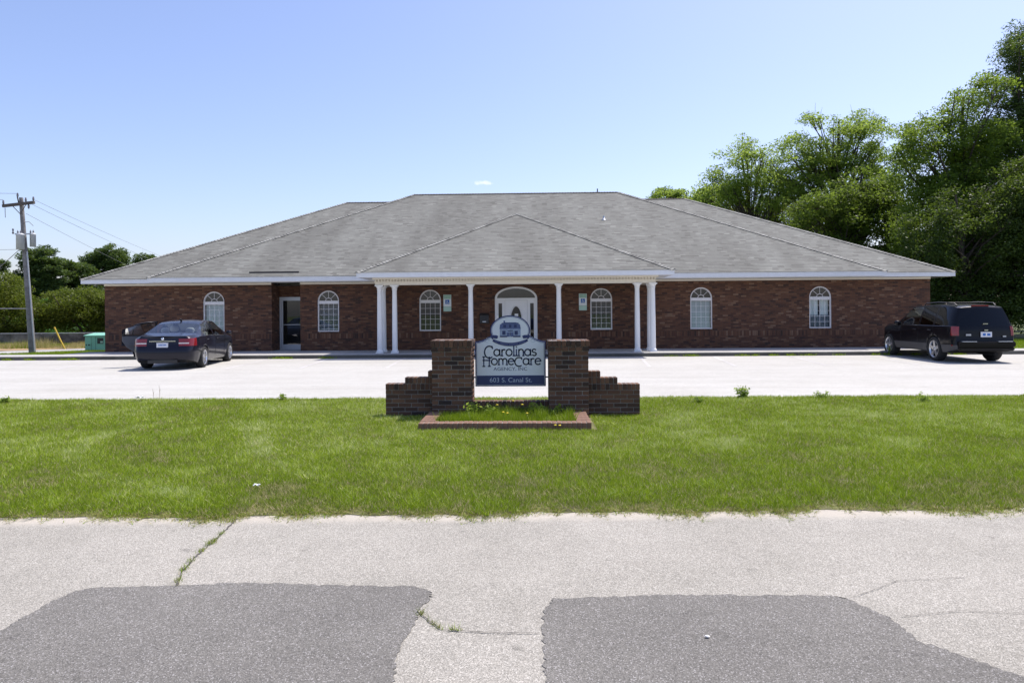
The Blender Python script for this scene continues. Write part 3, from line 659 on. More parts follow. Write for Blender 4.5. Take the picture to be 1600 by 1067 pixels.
# ------------------------------------------------------------------ brick monument for the sign
def brick_obj_mat(name, attr):
    t = NT(name)
    if attr: f = t.new('ShaderNodeAttribute', attribute_name='tint').outputs['Fac']
    else: f = t.new('ShaderNodeObjectInfo').outputs['Random']
    c = t.ramp(f, [(0.0, (0.022, 0.015, 0.014)), (0.10, (0.050, 0.027, 0.018)), (0.35, (0.105, 0.050, 0.028)), (0.7, (0.138, 0.067, 0.037)), (1.0, (0.19, 0.097, 0.054))])
    co = t.coord(); c = t.mix(t.math('MULTIPLY', t.noise(28, co, 4), 0.75), c, t.mix(0.6, c, (0.06, 0.038, 0.03)))
    t.col(c); t.b.inputs['Roughness'].default_value = 0.88; t.bump(t.noise(70, co, 4), 0.5, 0.006); return t.m
M['sbrick'] = brick_obj_mat('sign_brick', False); M['sbrick_mass'] = brick_obj_mat('sign_brick_mass', True)
M['pbrick'] = plain('pink_paver_brick', (0.205, 0.115, 0.078), 0.88, 0, 0.18, 25)
_bm = {}
def brick_mesh(d, mat):
    key = (round(d[0], 3), round(d[1], 3), round(d[2], 3), mat.name)
    if key not in _bm:
        bm = bmesh.new(); bmesh.ops.create_cube(bm, size=1.0); bmesh.ops.scale(bm, vec=d, verts=bm.verts)
        bmesh.ops.bevel(bm, geom=list(bm.edges), offset=0.0035, segments=1, affect='EDGES')
        me = bpy.data.meshes.new('brick'); bm.to_mesh(me); bm.free(); me.materials.append(mat); _bm[key] = me
    return _bm[key]
rb = random.Random(5)
def brick(parent, x0, x1, y0, y1, z0, z1, mat=None):
    g = 0.0045
    o = bpy.data.objects.new('brick', brick_mesh((x1-x0-2*g, y1-y0, z1-z0-2*g), mat or M['sbrick']))
    o.location = ((x0+x1)/2+rb.uniform(-.0015, .0015), (y0+y1)/2+rb.uniform(-.003, .003), (z0+z1)/2); return link(o, parent)
def brick_mass(parent, boxes, name='brickwork'):
    V = []; F = []; T = []
    for (x0, x1, y0, y1, z0, z1) in boxes:
        b = len(V); V += [(x0,y0,z0),(x1,y0,z0),(x1,y1,z0),(x0,y1,z0),(x0,y0,z1),(x1,y0,z1),(x1,y1,z1),(x0,y1,z1)]
        F += [tuple(b+i for i in f) for f in [(0,3,2,1),(4,5,6,7),(0,1,5,4),(1,2,6,5),(2,3,7,6),(3,0,4,7)]]; T += [rb.random()]*6
    o = np_mesh(name, np.array(V), np.array(F), M['sbrick_mass'], parent, np.array(T)); o['kind'] = 'stuff'; return o
mon = thing('sign_monument', 'brown brick sign monument with two piers, stepped wing walls and a low planter border', 'monument', (-0.32, 10.6, 0))
CH = 0.0662; RLH = 0.098
def local(mb, name, mat): return mb.build(name, mat, mon)
def pier(px, top_dz):
    x0, x1, y0, y1 = px-0.30, px+0.30, 0.0, 0.60; g = 0.006
    core = MB().box((x0+g, y0+g, -0.05), (x1-g, y1-g, 1.165+top_dz)); p = core.build('pier', M['mortar'], mon)
    mass = []; NC = 15
    for c in range(NC):
        z0 = c*CH+0.005; z1 = z0+CH; sh = c % 2
        cuts = [x0, x0+0.2, x0+0.4, x1] if sh == 0 else [x0, x0+0.1, x0+0.3, x0+0.5, x1]
        for a, b_ in zip(cuts[:-1], cuts[1:]): brick(p, a, b_, y0, y0+0.09, z0, z1)
        ys = [0.09, 0.29, 0.49, 0.6] if sh == 0 else [0.09, 0.2, 0.4, 0.6]
        for a, b_ in zip(ys[:-1], ys[1:]):
            for xa, xb in ((x0, x0+0.09), (x1-0.09, x1)): mass.append((xa, xb, a+.0045, b_-.0045, z0+.0045, z1-.0045))
        for a, b_ in zip(cuts[:-1], cuts[1:]): mass.append((a+.0045, b_-.0045, y1-0.085, y1+0.001, z0+.0045, z1-.0045))
    zt = NC*CH+0.005; o = 0.018
    n = 6                                          # corbelled header course, then a taller rowlock course
    for i in range(n): brick(p, x0-o/2+(0.6+o)*i/n, x0-o/2+(0.6+o)*(i+1)/n, y0-o/2, y0+0.2, zt, zt+CH+0.004)
    mass.append((x0-o/2, x1+o/2, 0.2, y1+o/2, zt+.004, zt+CH))
    n = 9; z2 = zt+CH+0.004; z3 = 1.17+top_dz
    for i in range(n): brick(p, x0-o+(0.6+2*o)*i/n, x0-o+(0.6+2*o)*(i+1)/n, y0-o, y0+0.2, z2, z3+rb.uniform(-.002, .002))
    for i in range(n): mass.append((x0-o+(0.6+2*o)*i/n+.004, x0-o+(0.6+2*o)*(i+1)/n-.004, 0.205, 0.40, z2+.004, z3-.004)); mass.append((x0-o+(0.6+2*o)*i/n+.004, x0-o+(0.6+2*o)*(i+1)/n-.004, 0.405, y1+o, z2+.004, z3-.004))
    brick_mass(p, mass)
PLX, PRX = -0.88, 0.89           # pier centres, local
pier(PLX, 0.008); pier(PRX, -0.008)
def wing(sgn, xin, xs, dz):
    """xs: outer x of the three steps (local), from the pier outwards"""
    y0, y1 = 0.20, 0.40; g = 0.006; zA = 6*CH+0.005+dz
    lv = [zA+RLH, zA+2*RLH, zA+3*RLH]                  # tops of steps, outer to inner
    xo = xs[2]; core = MB()
    lo = lambda a, b_: (min(a, b_), max(a, b_))
    for xa, zt in ((xs[2], lv[0]), (xs[1], lv[1]), (xs[0], lv[2])):
        a, b_ = lo(xin, xa-sgn*g); core.box((a, y0+g+0.0005*zt, -0.05), (b_, y1-g-0.0005*zt, zt-g))
    w = core.build('wing_wall', M['mortar'], mon); mass = []
    L = abs(xo-xin)
    for c in range(6):
        z0 = c*CH+0.005+dz; z1 = z0+CH; pos = 0.1 if c % 2 else 0.2; prev = 0.0; cuts = [0.0]
        while pos < L-0.04: cuts.append(pos); pos += 0.2
        cuts.append(L)
        for a, b_ in zip(cuts[:-1], cuts[1:]):
            xa, xb = lo(xo-sgn*a, xo-sgn*b_); brick(w, xa, xb, y0, y0+0.09, z0, z1); mass.append((xa+.0045, xb-.0045, y1-.09, y1, z0+.0045, z1-.0045))
    for j, xe in enumerate((xs[2], xs[1], xs[0])):
        z0 = zA+j*RLH; L2 = abs(xe-xin); n = max(1, round(L2/0.0665))
        for i in range(n):
            xa, xb = lo(xe-sgn*L2*i/n, xe-sgn*L2*(i+1)/n); brick(w, xa, xb, y0-0.004, y1+0.004, z0, z0+RLH)
    if mass: brick_mass(w, mass)
wing(-1, -1.18, (-1.27, -1.625, -1.925), 0.005)
wing(1, 1.19, (1.385, 1.645, 1.985), -0.012)
lw = MB().box((-0.58, 0.214, -0.05), (0.59, 0.386, 0.215)).build('low_wall', M['mortar'], mon)
for i in range(18): brick(lw, -0.58+1.17*i/18, -0.58+1.17*(i+1)/18, 0.20, 0.40, 0.134, 0.232)
for c in range(2):
    cuts = [-0.58+(0.1 if c else 0.0)+0.2*k for k in range(6)]; cuts = [-0.58]+[q for q in cuts if q > -0.55]+[0.59]
    for a, b_ in zip(cuts[:-1], cuts[1:]): brick(lw, a, b_, 0.20, 0.29, 0.003+c*CH, 0.003+(c+1)*CH)
brick_mass(lw, [(-0.575, 0.585, 0.31, 0.398, 0.004, 0.13)])
pb = MB(); pb.box((-1.20, -1.09, -0.05), (1.12, -0.91, 0.092)); pb.box((-1.20, -0.91, -0.05), (-1.02, -0.02, 0.0915)); pb.box((0.94, -0.91, -0.05), (1.12, -0.02, 0.0915))
pb = pb.build('planter_border', M['mortar'], mon)
for i in range(35): brick(pb, -1.215+2.35*i/35, -1.215+2.35*(i+1)/35, -1.10+rb.uniform(-.004, .004), -0.90, 0.0, 0.102+rb.uniform(-.002, .003), M['pbrick'])
for sx in (-1.215, 0.935):
    for i in range(13): 
        y0_ = -0.895+0.875*i/13; o = bpy.data.objects.new('brick', brick_mesh((0.20, 0.875/13-.008, 0.098), M['pbrick'])); o.location = (sx+0.1+rb.uniform(-.002, .002), y0_+0.875/26, 0.049+rb.uniform(0, .004)); link(o, pb)

# ------------------------------------------------------------------ the sign panel
M['navy'] = plain('sign_navy', (0.016, 0.030, 0.125), 0.4, 0, 0.05, 4); M['face'] = plain('sign_face', (0.70, 0.73, 0.76), 0.45, 0, 0.02, 4)
M['ink'] = plain('sign_ink', (0.020, 0.035, 0.115), 0.5, 0, 0); M['inkgrey'] = plain('sign_ink_tint', (0.085, 0.115, 0.25), 0.5, 0, 0.1, 60); M['letter'] = plain('sign_pale_letter', (0.42, 0.47, 0.58), 0.5, 0, 0)
sp = thing('business_sign', 'navy and white shaped sign panel held between the two brick piers', 'sign', (-0.315, 10.86, 0.45))
def outline(i):
    """sign outline inset by i"""
    hx = 0.545-i; P = [(-hx, i), (hx, i)]
    sh = [(hx, 0.690-i*0.9)]
    for k in range(1, 9):
        t = k/8; xx = hx+(0.295-hx)*t; zz = 0.690-i*0.9+(0.095)*(t**1.7)
        sh.append((xx, zz))
    rx, rz, cz = 0.308-i, 0.232-i, 0.862
    a0 = math.degrees(math.asin(max(-1, min(1, (sh[-1][1]-cz)/rz))))
    el_ = arcp(0, cz, rx, rz, a0, 180-a0, 40)
    return P+sh[:-1]+el_+[(-x, z) for x, z in reversed(sh[:-1])]
def plate(name, P, y0, y1, mat, parent):
    m = MB(); n = len(P); m.poly([(x, y0, z) for x, z in P])
    m.add([(x, y0, z) for x, z in P]+[(x, y1, z) for x, z in P], [(i, n+i, n+(i+1) % n, (i+1) % n) for i in range(n)]); m.poly([(x, y1, z) for x, z in reversed(P)])
    return m.build(name, mat, parent)
def ring_plate(name, P, Q, y, mat, parent):
    n = len(P); return MB().add([(x, y, z) for x, z in P]+[(x, y, z) for x, z in Q], [(i, (i+1) % n, n+(i+1) % n, n+i) for i in range(n)]).build(name, mat, parent)
bd = plate('board', outline(0.0), 0.0, 0.045, M['navy'], sp)
fc = plate('face', outline(0.018), -0.003, 0.001, M['face'], sp)
ring_plate('inner_line', outline(0.024), outline(0.029), -0.005, M['navy'], sp)
bdm = MB(); bdm.box((-0.519, -0.0075, 0.026), (0.519, -0.0035, 0.168)); band_ = bdm.build('address_band', M['navy'], sp)
text_mesh('address_lettering', '603 S. Canal St.', 0.098, M['letter'], band_, (0.005, -0.0095, 0.066), width=0.65)
strokes_mesh('lettering', 'Carolinas', 0.098, 0.80, M['ink'], sp, (0.0, -0.0055, 0.472), 0.20)
strokes_mesh('lettering', 'HomeDare', 0.094, 0.90, M['ink'], sp, (0.02, -0.0055, 0.334), 0.20)
text_mesh('small_lettering', 'AGENCY, INC', 0.072, M['ink'], sp, (0.0, -0.0055, 0.245), width=0.52)
# house emblem
hm = MB(); Y = -0.0055
hm.poly([(x, Y, z) for x, z in [(-0.165, 0.885), (-0.155, 0.955), (-0.09, 0.985), (0.09, 0.985), (0.15, 0.955), (0.165, 0.885)]]); hb = hm.build('emblem_roof', M['inkgrey'], sp)
q = MB(); q.box((-0.160, -0.0052, 0.762), (0.160, -0.0042, 0.886)); q.build('emblem_walls', plain('emblem_pale', (0.28, 0.34, 0.48), 0.5, 0, 0.25, 80), sp)
q = MB()
for (xa, za, w_, h_) in [(-0.105, 0.905, 0.042, 0.045), (-0.018, 0.905, 0.036, 0.045), (0.06, 0.905, 0.042, 0.045), (-0.122, 0.795, 0.05, 0.06), (0.068, 0.795, 0.05, 0.06), (-0.16, 0.757, 0.115, 0.022), (0.045, 0.757, 0.115, 0.022), (-0.04, 0.85, 0.08, 0.012), (-0.006, 0.778, 0.012, 0.055), (-0.13, 0.968, 0.26, 0.010)]:
    q.box((xa, -0.0075, za), (xa+w_, -0.0062, za+h_))
q.build('emblem_openings', M['ink'], sp)
q = MB(); q.box((-0.102, -0.0075, 0.982), (-0.078, -0.0062, 1.012)); q.box((-0.05, -0.0078, 0.765), (-0.012, -0.0066, 0.83)); q.box((0.012, -0.0078, 0.765), (0.05, -0.0066, 0.83)); q.build('emblem_trim', M['inkgrey'], sp)
# ribbon
q = MB(); N = 24
up = [(0.262*t, 0.672+0.060*t*t*1.0) for t in [-1+2*i/N for i in range(N+1)]]; dn_ = [(0.275*t, 0.618+0.075*t*t) for t in [-1+2*i/N for i in range(N+1)]]
for i in range(N): q.poly([(dn_[i][0], -0.0070, dn_[i][1]), (dn_[i+1][0], -0.0070, dn_[i+1][1]), (up[i+1][0], -0.0070, up[i+1][1]), (up[i][0], -0.0070, up[i][1])])
for s_ in (-1, 1): q.poly([(s_*x, -0.0085, z) for x, z in [(0.20, 0.735), (0.185, 0.775), (0.215, 0.79), (0.305, 0.79), (0.298, 0.755), (0.272, 0.722), (0.262, 0.742), (0.235, 0.738)]][::s_])
q.build('ribbon', M['navy'], sp)
q = MB(); r_ = random.Random(3)
for i in range(26):
    t = -0.86+1.72*i/26
    if r_.random() < 0.15: continue
    z = 0.645+0.067*t*t; x = 0.268*t; h_ = r_.uniform(0.010, 0.017); q.poly([(x, -0.0092, z-h_/2), (x+0.010, -0.0092, z-h_/2), (x+0.010, -0.0092, z+h_/2), (x, -0.0092, z+h_/2)])
q.build('ribbon_marks', plain('ribbon_pale', (0.14, 0.17, 0.33), 0.5, 0, 0), sp)
for s_ in (-1, 1):                                # faint scroll ornaments
    q = MB()
    for st in (arcp(s_*0.36, 0.700, 0.045, 0.020, 0, 300, 18), arcp(s_*0.345, 0.728, 0.022, 0.026, -60, 200, 14), arcp(s_*0.40, 0.690, 0.03, 0.010, 180, 20, 10)):
        for a, b_ in zip(st[:-1], st[1:]):
            a = Vector(a); b_ = Vector(b_); d = (b_-a).normalized(); n = Vector((-d.y, d.x))*0.0022; q.poly([(v.x, -0.0055, v.y) for v in (a-n, b_-n, b_+n, a+n)])
    q.build('scroll_ornament', plain('scroll_tint', (0.36, 0.42, 0.52), 0.5, 0, 0), sp)
for (xa, xb) in ((-0.60, -0.545), (0.545, 0.61)):
    for z in (0.14, 0.47): MB().tube([(xa, 0.022, z), (xb, 0.022, z)], 0.010, 8).build('bracket', M['black'], sp)

# ------------------------------------------------------------------ utility pole, wires, cabinet, fence, guy guard
M['pole'] = plain('weathered_pole', (0.20, 0.19, 0.185), 0.9, 0, 0.25, 5); M['galv'] = plain('galvanised', (0.42, 0.44, 0.46), 0.45, 0.4, 0.1); M['tank'] = plain('transformer_grey', (0.46, 0.48, 0.50), 0.45, 0, 0.06)
M['timber'] = plain('dark_timber', (0.10, 0.085, 0.075), 0.9, 0, 0.2); M['ceram'] = plain('insulator', (0.16, 0.15, 0.16), 0.25, 0, 0.1)
M['wire'] = plain('wire', (0.22, 0.22, 0.23), 0.6, 0, 0)
up_ = thing('utility_pole', 'leaning grey wooden utility pole with crossarm and two transformer cans beside the building', 'pole', (-21.40, 29.7, -0.06))
lean = (-0.45, 0.0)
def pp(z, dx=0, dy=0): return (lean[0]*z/6.75+dx, dy, z)
MB().tube([pp(z) for z in (0, 1.5, 3, 4.5, 6, 6.72)], [0.135, 0.124, 0.112, 0.10, 0.086, 0.078], 14).build('pole', M['pole'], up_)
MB().tube([pp(0.1, 0.13, -0.05), pp(2.5, 0.125, -0.05), pp(4.4, 0.12, -0.05)], 0.03, 8).build('conduit', M['galv'], up_)
a = Vector(pp(6.42, -0.72, -0.14)); b_ = Vector(pp(6.42, 0.66, -0.14)); a.z -= 0.07; b_.z += 0.07
ca = MB(); d = (b_-a).normalized(); up3 = Vector((-d.z, 0, d.x)); 
vs = []
for p in (a, b_):
    for sy in (-0.05, 0.05):
        for sz in (-0.06, 0.06): vs.append(p+Vector((0, sy, 0))+up3*sz)
ca.add(vs, [(0, 1, 3, 2), (4, 6, 7, 5), (0, 4, 5, 1), (2, 3, 7, 6), (1, 5, 7, 3), (0, 2, 6, 4)]); cao = ca.build('crossarm', M['timber'], up_, True)
br = MB(); br.tube([a+(b_-a)*0.28, pp(6.0, 0, -0.12)], 0.015, 6); br.tube([a+(b_-a)*0.76, pp(6.0, 0, -0.12)], 0.015, 6); br.build('arm_brace', M['timber'], up_)
def insul(p, parent, flip=1): MB().lathe([(0.012, 0), (0.03, 0.03*flip), (0.05, 0.05*flip), (0.03, 0.07*flip), (0.05, 0.10*flip), (0.028, 0.12*flip), (0.04, 0.16*flip), (0.0, 0.2*flip)], p, 10).build('insulator', M['ceram'], parent)
for t in (0.02, 0.73, 0.97): insul(tuple(a+(b_-a)*t+Vector((0, 0, 0.06))), up_)
insul(pp(6.74, -0.15), up_); MB().tube([pp(6.5, -0.12), pp(6.76, -0.16)], 0.025, 6).build('pin_bracket', M['timber'], up_)
MB().tube([a+Vector((0.1, 0, -0.08)), a+Vector((0.11, 0, -0.5))], 0.012, 6).build('fuse_holder', M['ceram'], up_)
insul(tuple(a+(b_-a)*0.82+Vector((0, 0, -0.06))), up_, -1)
for (dx, dy, z0, rr, hh) in ((0.0, -0.27, 4.47, 0.155, 0.60), (0.29, 0.10, 4.62, 0.115, 0.50)):
    tc = MB(); tc.lathe([(0.0, 0), (rr, 0.0), (rr, hh), (rr*1.06, hh+0.01), (rr*1.06, hh+0.04), (rr*0.6, hh+0.09), (0, hh+0.1)], pp(z0, dx, dy), 20); to = tc.build('transformer', M['tank'], up_)
    for k in (-0.06, 0.06): p = pp(z0+hh+0.07, dx+k, dy); MB().lathe([(0.02, 0), (0.04, 0.04), (0.022, 0.06), (0.04, 0.09), (0.022, 0.11), (0.0, 0.17)], p, 8).build('bushing', M['ceram'], to)
MB().box((pp(4.9)[0]-0.3, -0.16, 5.12), (pp(4.9)[0]+0.42, -0.11, 5.17)).build('bracket_arm', M['galv'], up_)
MB().lathe([(0.02, 0), (0.045, 0.05), (0.02, 0.1), (0.04, 0.2), (0, 0.25)], pp(5.15, -0.38, -0.12), 8).build('cutout', M['ceram'], up_)
MB().tube([pp(5.65, 0.08, -0.05), pp(5.68, 0.3, -0.05), pp(5.5, 0.48, -0.05)], 0.012, 6).build('jumper', M['wire'], up_)
def wire(p, q, sag, label, r=0.008):
    p, q = Vector(p), Vector(q); pts = []
    for i in range(25): t = i/24; v = p+(q-p)*t; v.z -= sag*4*t*(1-t); pts.append(v)
    o = MB().tube(pts, r, 5, False).build('power_wire', M['wire']); tag(o, label, 'wire', 'overhead wires at the utility pole'); return o
O = Vector((-21.40, 29.7, -0.06))
wire(O+Vector(pp(6.62, 0.62, -0.14)), (-42, 92, 7.0), 0.35, 'highest thin wire running from the crossarm down behind the brick roof')
wire(O+Vector(pp(6.40, 0.55, -0.1)), (-43, 92, 6.3), 0.35, 'second thin wire running close under the highest one behind the roof')
wire(O+Vector(pp(6.05, 0.1, 0.1)), (-46, 92, 5.2), 0.35, 'lower thin wire running from the pole below its crossarm braces')
wire(O+Vector(pp(6.9, -0.16)), (-46, 22.0, 7.4), 0.3, 'upper wire leaving the pole top towards the picture edge')
wire(O+Vector(pp(6.62, -0.70, -0.14)), (-46, 21.0, 7.0), 0.3, 'wire leaving the crossarm end towards the picture edge', 0.01)
wire(O+Vector(pp(4.5, -0.1)), (-46, 25, 4.7), 0.25, 'service wire at transformer height leaving towards the picture edge')
wire(O+Vector(pp(4.6, -0.1)), (-30, 33.5, 0.3), 0.0, 'guy wire slanting down from below the transformers', 0.014)
wire(O+Vector(pp(1.95, 0.0, 0.15)), (-30, 31.5, 2.05), 0.02, 'pale cable crossing behind the pole at bush height', 0.022)
# green cabinet
M['cab'] = plain('cabinet_green', (0.22, 0.50, 0.37), 0.5, 0, 0.06, 3)
cb_ = thing('utility_cabinet', 'pale green metal utility cabinet by the corner of the brick building', 'cabinet', (-19.62, 31.6, -0.06))
q = MB(); q.box((-0.52, -0.4, 0), (0.55, 0.4, 0.06)); q.build('pad', M['walk'], cb_)
q = MB(); q.box((-0.48, -0.35, 0.06), (0.52, 0.35, 0.70)); q.build('body', M['cab'], cb_)
q = MB(); q.add([(-0.52, -0.40, 0.70), (0.56, -0.40, 0.70), (0.56, 0.39, 0.80), (-0.52, 0.39, 0.80), (-0.52, -0.40, 0.74), (0.56, -0.40, 0.74), (0.56, 0.39, 0.84), (-0.52, 0.39, 0.84)], [(0, 3, 2, 1), (4, 5, 6, 7), (0, 1, 5, 4), (1, 2, 6, 5), (2, 3, 7, 6), (3, 0, 4, 7)]); q.build('lid', M['cab'], cb_)
q = MB(); q.box((0.08, -0.356, 0.36), (0.36, -0.351, 0.62)); wl_ = q.build('warning_label', M['black'], cb_)
q = MB(); q.box((0.22, -0.358, 0.40), (0.34, -0.3565, 0.48)); q.build('label_mark', M['sgreen'], wl_)
q = MB(); q.box((-0.44, -0.37, 0.28), (-0.40, -0.351, 0.34)); q.box((-0.33, -0.37, 0.28), (-0.26, -0.351, 0.34)); q.build('latch', M['black'], cb_)
q = MB(); 
for xx in (-0.2, 0.0): q.box((xx, -0.3535, 0.08), (xx+0.012, -0.351, 0.68))
q.build('door_seam', M['black'], cb_)
gy = thing('guy_guard', 'slanted yellow guy wire guard in the dry grass', 'guy guard', (-22.6, 33.6, -0.06))
MB().tube([(0, 0, 0), (-0.25, 0, 0.5), (-0.52, 0, 1.08)], 0.035, 8).build('sleeve', plain('yellow_plastic', (0.55, 0.38, 0.03), 0.5, 0, 0.08), gy)
fn = thing('roadside_fence', 'low grey metal roadside fence with pale top rail behind the dry grass', 'fence', (-30, 38.6, -0.06))
for z0, z1 in ((0.64, 0.69),): MB().box((-24, -0.03, z0), (12.5, 0.03, z1)).build('rail', M['galv'], fn)
mp_ = MB().box((-23.9, -0.012, 0.06), (12.4, 0.012, 0.62)).build('mesh_panel', plain('dark_mesh', (0.13, 0.13, 0.12), 0.8, 0.0, 0.55, 1.4), fn)
for k in range(16): MB().box((-24+k*2.42, 0.013, 0), (-23.93+k*2.42, 0.08, 0.66)).build('post', M['galv'], fn)

# ------------------------------------------------------------------ cars
M['tyre'] = plain('tyre_rubber', (0.018, 0.018, 0.019), 0.85, 0, 0.2, 10); M['rim'] = plain('alloy_rim', (0.62, 0.63, 0.66), 0.28, 0.85, 0.05)
M['rimdark'] = plain('brake_dark', (0.03, 0.03, 0.032), 0.6, 0.3, 0.1); M['chrome'] = plain('chrome', (0.75, 0.77, 0.80), 0.12, 1.0, 0)
M['red'] = plain('red_lens', (0.19, 0.004, 0.007), 0.12, 0, 0, coat=0.5); M['clear'] = plain('clear_lens', (0.62, 0.60, 0.62), 0.15, 0, 0, coat=0.5); M['plate'] = plain('plate_white', (0.62, 0.64, 0.70), 0.4, 0, 0.05, 30)
M['under'] = plain('underbody', (0.012, 0.012, 0.013), 0.9, 0, 0.1); M['trim'] = plain('black_trim', (0.02, 0.02, 0.022), 0.5, 0, 0.1)
M['seat'] = plain('tan_seat', (0.60, 0.57, 0.52), 0.7, 0, 0.06); M['greytrim'] = plain('door_trim_grey', (0.10, 0.105, 0.12), 0.7, 0, 0.05)
M['carglass'] = glass('car_glass', (0.72, 0.80, 0.80), 1.5, 1.3); M['tint'] = glass('tinted_glass', (0.012, 0.012, 0.016), 1.45, 0.9)
def paint(name, c, rough=0.28, coat=1.0, metal=0.35):
    t = NT(name); t.col(c); t.b.inputs['Metallic'].default_value = metal; t.b.inputs['Roughness'].default_value = rough
    t.b.inputs['Coat Weight'].default_value = coat; t.b.inputs['Coat IOR'].default_value = 1.38; t.b.inputs['Coat Roughness'].default_value = 0.03; t.b.inputs['Specular IOR Level'].default_value = 0.1
    return t.m
def smooth_interp(keys, xs):
    k = np.array(keys, float); g = np.linspace(k[0, 0], k[-1, 0], 600); v = np.interp(g, k[:, 0], k[:, 1]); dx = g[1]-g[0]
    s = 0.045/dx; n = int(3*s); ker = np.exp(-0.5*(np.arange(-n, n+1)/s)**2); ker /= ker.sum()
    pad = np.concatenate([2*v[0]-v[n:0:-1], v, 2*v[-1]-v[-2:-n-2:-1]]); return np.interp(xs, g, np.convolve(pad, ker, 'valid'))
def make_car(root, P, mats):
    xs = np.arange(P['x0'], P['x1']+0.001, 0.03); xs = np.unique(np.round(np.concatenate([xs, P['marks'], [P['x1']]]), 4))
    keep = [xs[0]]
    for x in xs[1:]:
        if x in P['marks'] or x-keep[-1] > 0.012: keep.append(x)
    xs = np.array(keep); ns = len(xs)
    ztop, belt, wb_, wr = (smooth_interp(P[k], xs) for k in ('ztop', 'belt', 'wb', 'wr'))
    lv = P['levels']; pf = P['prof']; K = len(lv)+8
    V = np.zeros((ns, K, 3))
    for i, x in enumerate(xs):
        zb = P['zb'] + max(0, (x-P['x1']+0.5))*0.12+max(0, P['x0']+0.45-x)*0.22
        for xa in (0, P['wbase']):
            d = abs(x-xa)
            if d < P['Ra']: zb = max(zb, P['Rw']+math.sqrt(P['Ra']**2-d*d))
        zr = ztop[i]-P['crown']*min(1, max(0.25, (ztop[i]-belt[i])*3)); row = []
        bz = min(belt[i], zr-0.01)
        row.append((0.0, zb)); 
        for l, p_ in zip(lv, pf):
            z = max(min(l, bz-0.004*(len(lv)-len(row))), zb); row.append((wb_[i]*p_, z))
        row.append((wb_[i]*P['beltw'], bz))
        g0 = (wb_[i]*P['beltw']-0.022, bz+0.012*min(1, (zr-bz)*8)); g1 = (wr[i], zr)
        for t in (0.0, 0.5, 0.93, 1.0):
            bow = 0.018*math.sin(math.pi*t)*min(1, (zr-bz)*3); row.append((g0[0]+(g1[0]-g0[0])*t+bow, g0[1]+(g1[1]-g0[1])*t))
        row.append((0.0, ztop[i]))
        # insert mid roof point before the centre
        row.insert(-1, (wr[i]*0.55, zr+(ztop[i]-zr)*0.72)); row = row[:K]
        w = max(0.0, 1-(x-P['x0'])/P['shear_len'])
        wf = max(0.0, 1-(P['x1']-x)/0.5)
        for k, (y, z) in enumerate(row):
            sh = np.interp(z, P['shear'][0], P['shear'][1])*w - wf*0.10*max(0, (z-0.55)/0.3)
            V[i, k] = (x+sh, y, z)
    iB = len(lv)+1; iG0, iG1, iG2, iR, iM, iC = iB+1, iB+2, iB+3, iB+4, iB+5, iB+6
    faces = {}
    def addf(g, vs): faces.setdefault(g, []).append([tuple(v) for v in vs])
    def mir(v): return (v[0], -v[1], v[2])
    for i in range(ns-1):
        xm = (xs[i]+xs[i+1])/2
        for k in range(K-1):
            q = [V[i, k], V[i+1, k], V[i+1, k+1], V[i, k+1]]
            for side in (1, -1):
                g = 'body'
                if k == 0: g = 'under'
                elif iG0 <= k < iG2:
                    for nm, a, b in P['side']:
                        if a <= xm <= b: g = nm+('L' if side > 0 else 'R')
                elif k >= iR:
                    a, b = P['screen']
                    if a <= xm <= b: g = 'windscreen'
                    if P.get('rear') and P['rear'][0] <= xm <= P['rear'][1]: g = 'rear_window'
                if g == 'body' and k < 1+P.get('clad', 0): g = 'cladding'
                if g == 'body' and P['tail_side'](xm, q[0][2], q[2][2]): g = 'tail_light'+('L' if side > 0 else 'R')
                if P.get('doorL') and side > 0 and P['doorL'][0] <= xm <= P['doorL'][1] and 2 <= k < iR:
                    g = 'doorglass' if iG0 <= k < iG2 and P['doorL'][0]+0.10 < xm < P['doorL'][1]-0.05 else 'doorskin'
                qq = [mir(v) for v in q][::-1] if side > 0 and False else ([tuple(v) for v in q] if side < 0 else q)
                if side > 0: addf(g, [q[0], q[3], q[2], q[1]])
                else: addf(g, [mir(v) for v in q])
    cols = [-1, -0.9, -0.78, -0.62, -0.42, -0.2, 0, 0.2, 0.42, 0.62, 0.78, 0.9, 1]
    for (i, sgn) in ((0, -1), (ns-1, 1)):
        G = []
        for k in range(1, K):
            y = V[i, k, 1]; G.append([(V[i, k, 0]+sgn*P['bulge']*(1-c*c)*min(1, y/0.4), c*y, V[i, k, 2]) for c in cols])
        for k in range(len(G)-1):
            for c in range(len(cols)-1):
                q = [G[k][c], G[k][c+1], G[k+1][c+1], G[k+1][c]]
                zc = sum(v[2] for v in q)/4; yc = sum(v[1] for v in q)/4; kk = k+1
                g = 'body'
                if sgn < 0:
                    if P['tail_rear'](abs(yc), zc): g = 'tail_light'+('L' if yc > 0 else 'R')
                    elif P.get('rear_cap') and iG0 <= kk < iG2 and abs(cols[c]+cols[c+1])/2 < 0.9: g = 'rear_window'
                    elif kk < 1+P.get('clad', 0): g = 'cladding'
                else:
                    if P['head'](abs(yc), zc): g = 'head_light'+('L' if yc > 0 else 'R')
                addf(g, [q[3], q[2], q[1], q[0]] if sgn < 0 and False else (q if sgn < 0 else q[::-1]))
    out = {}
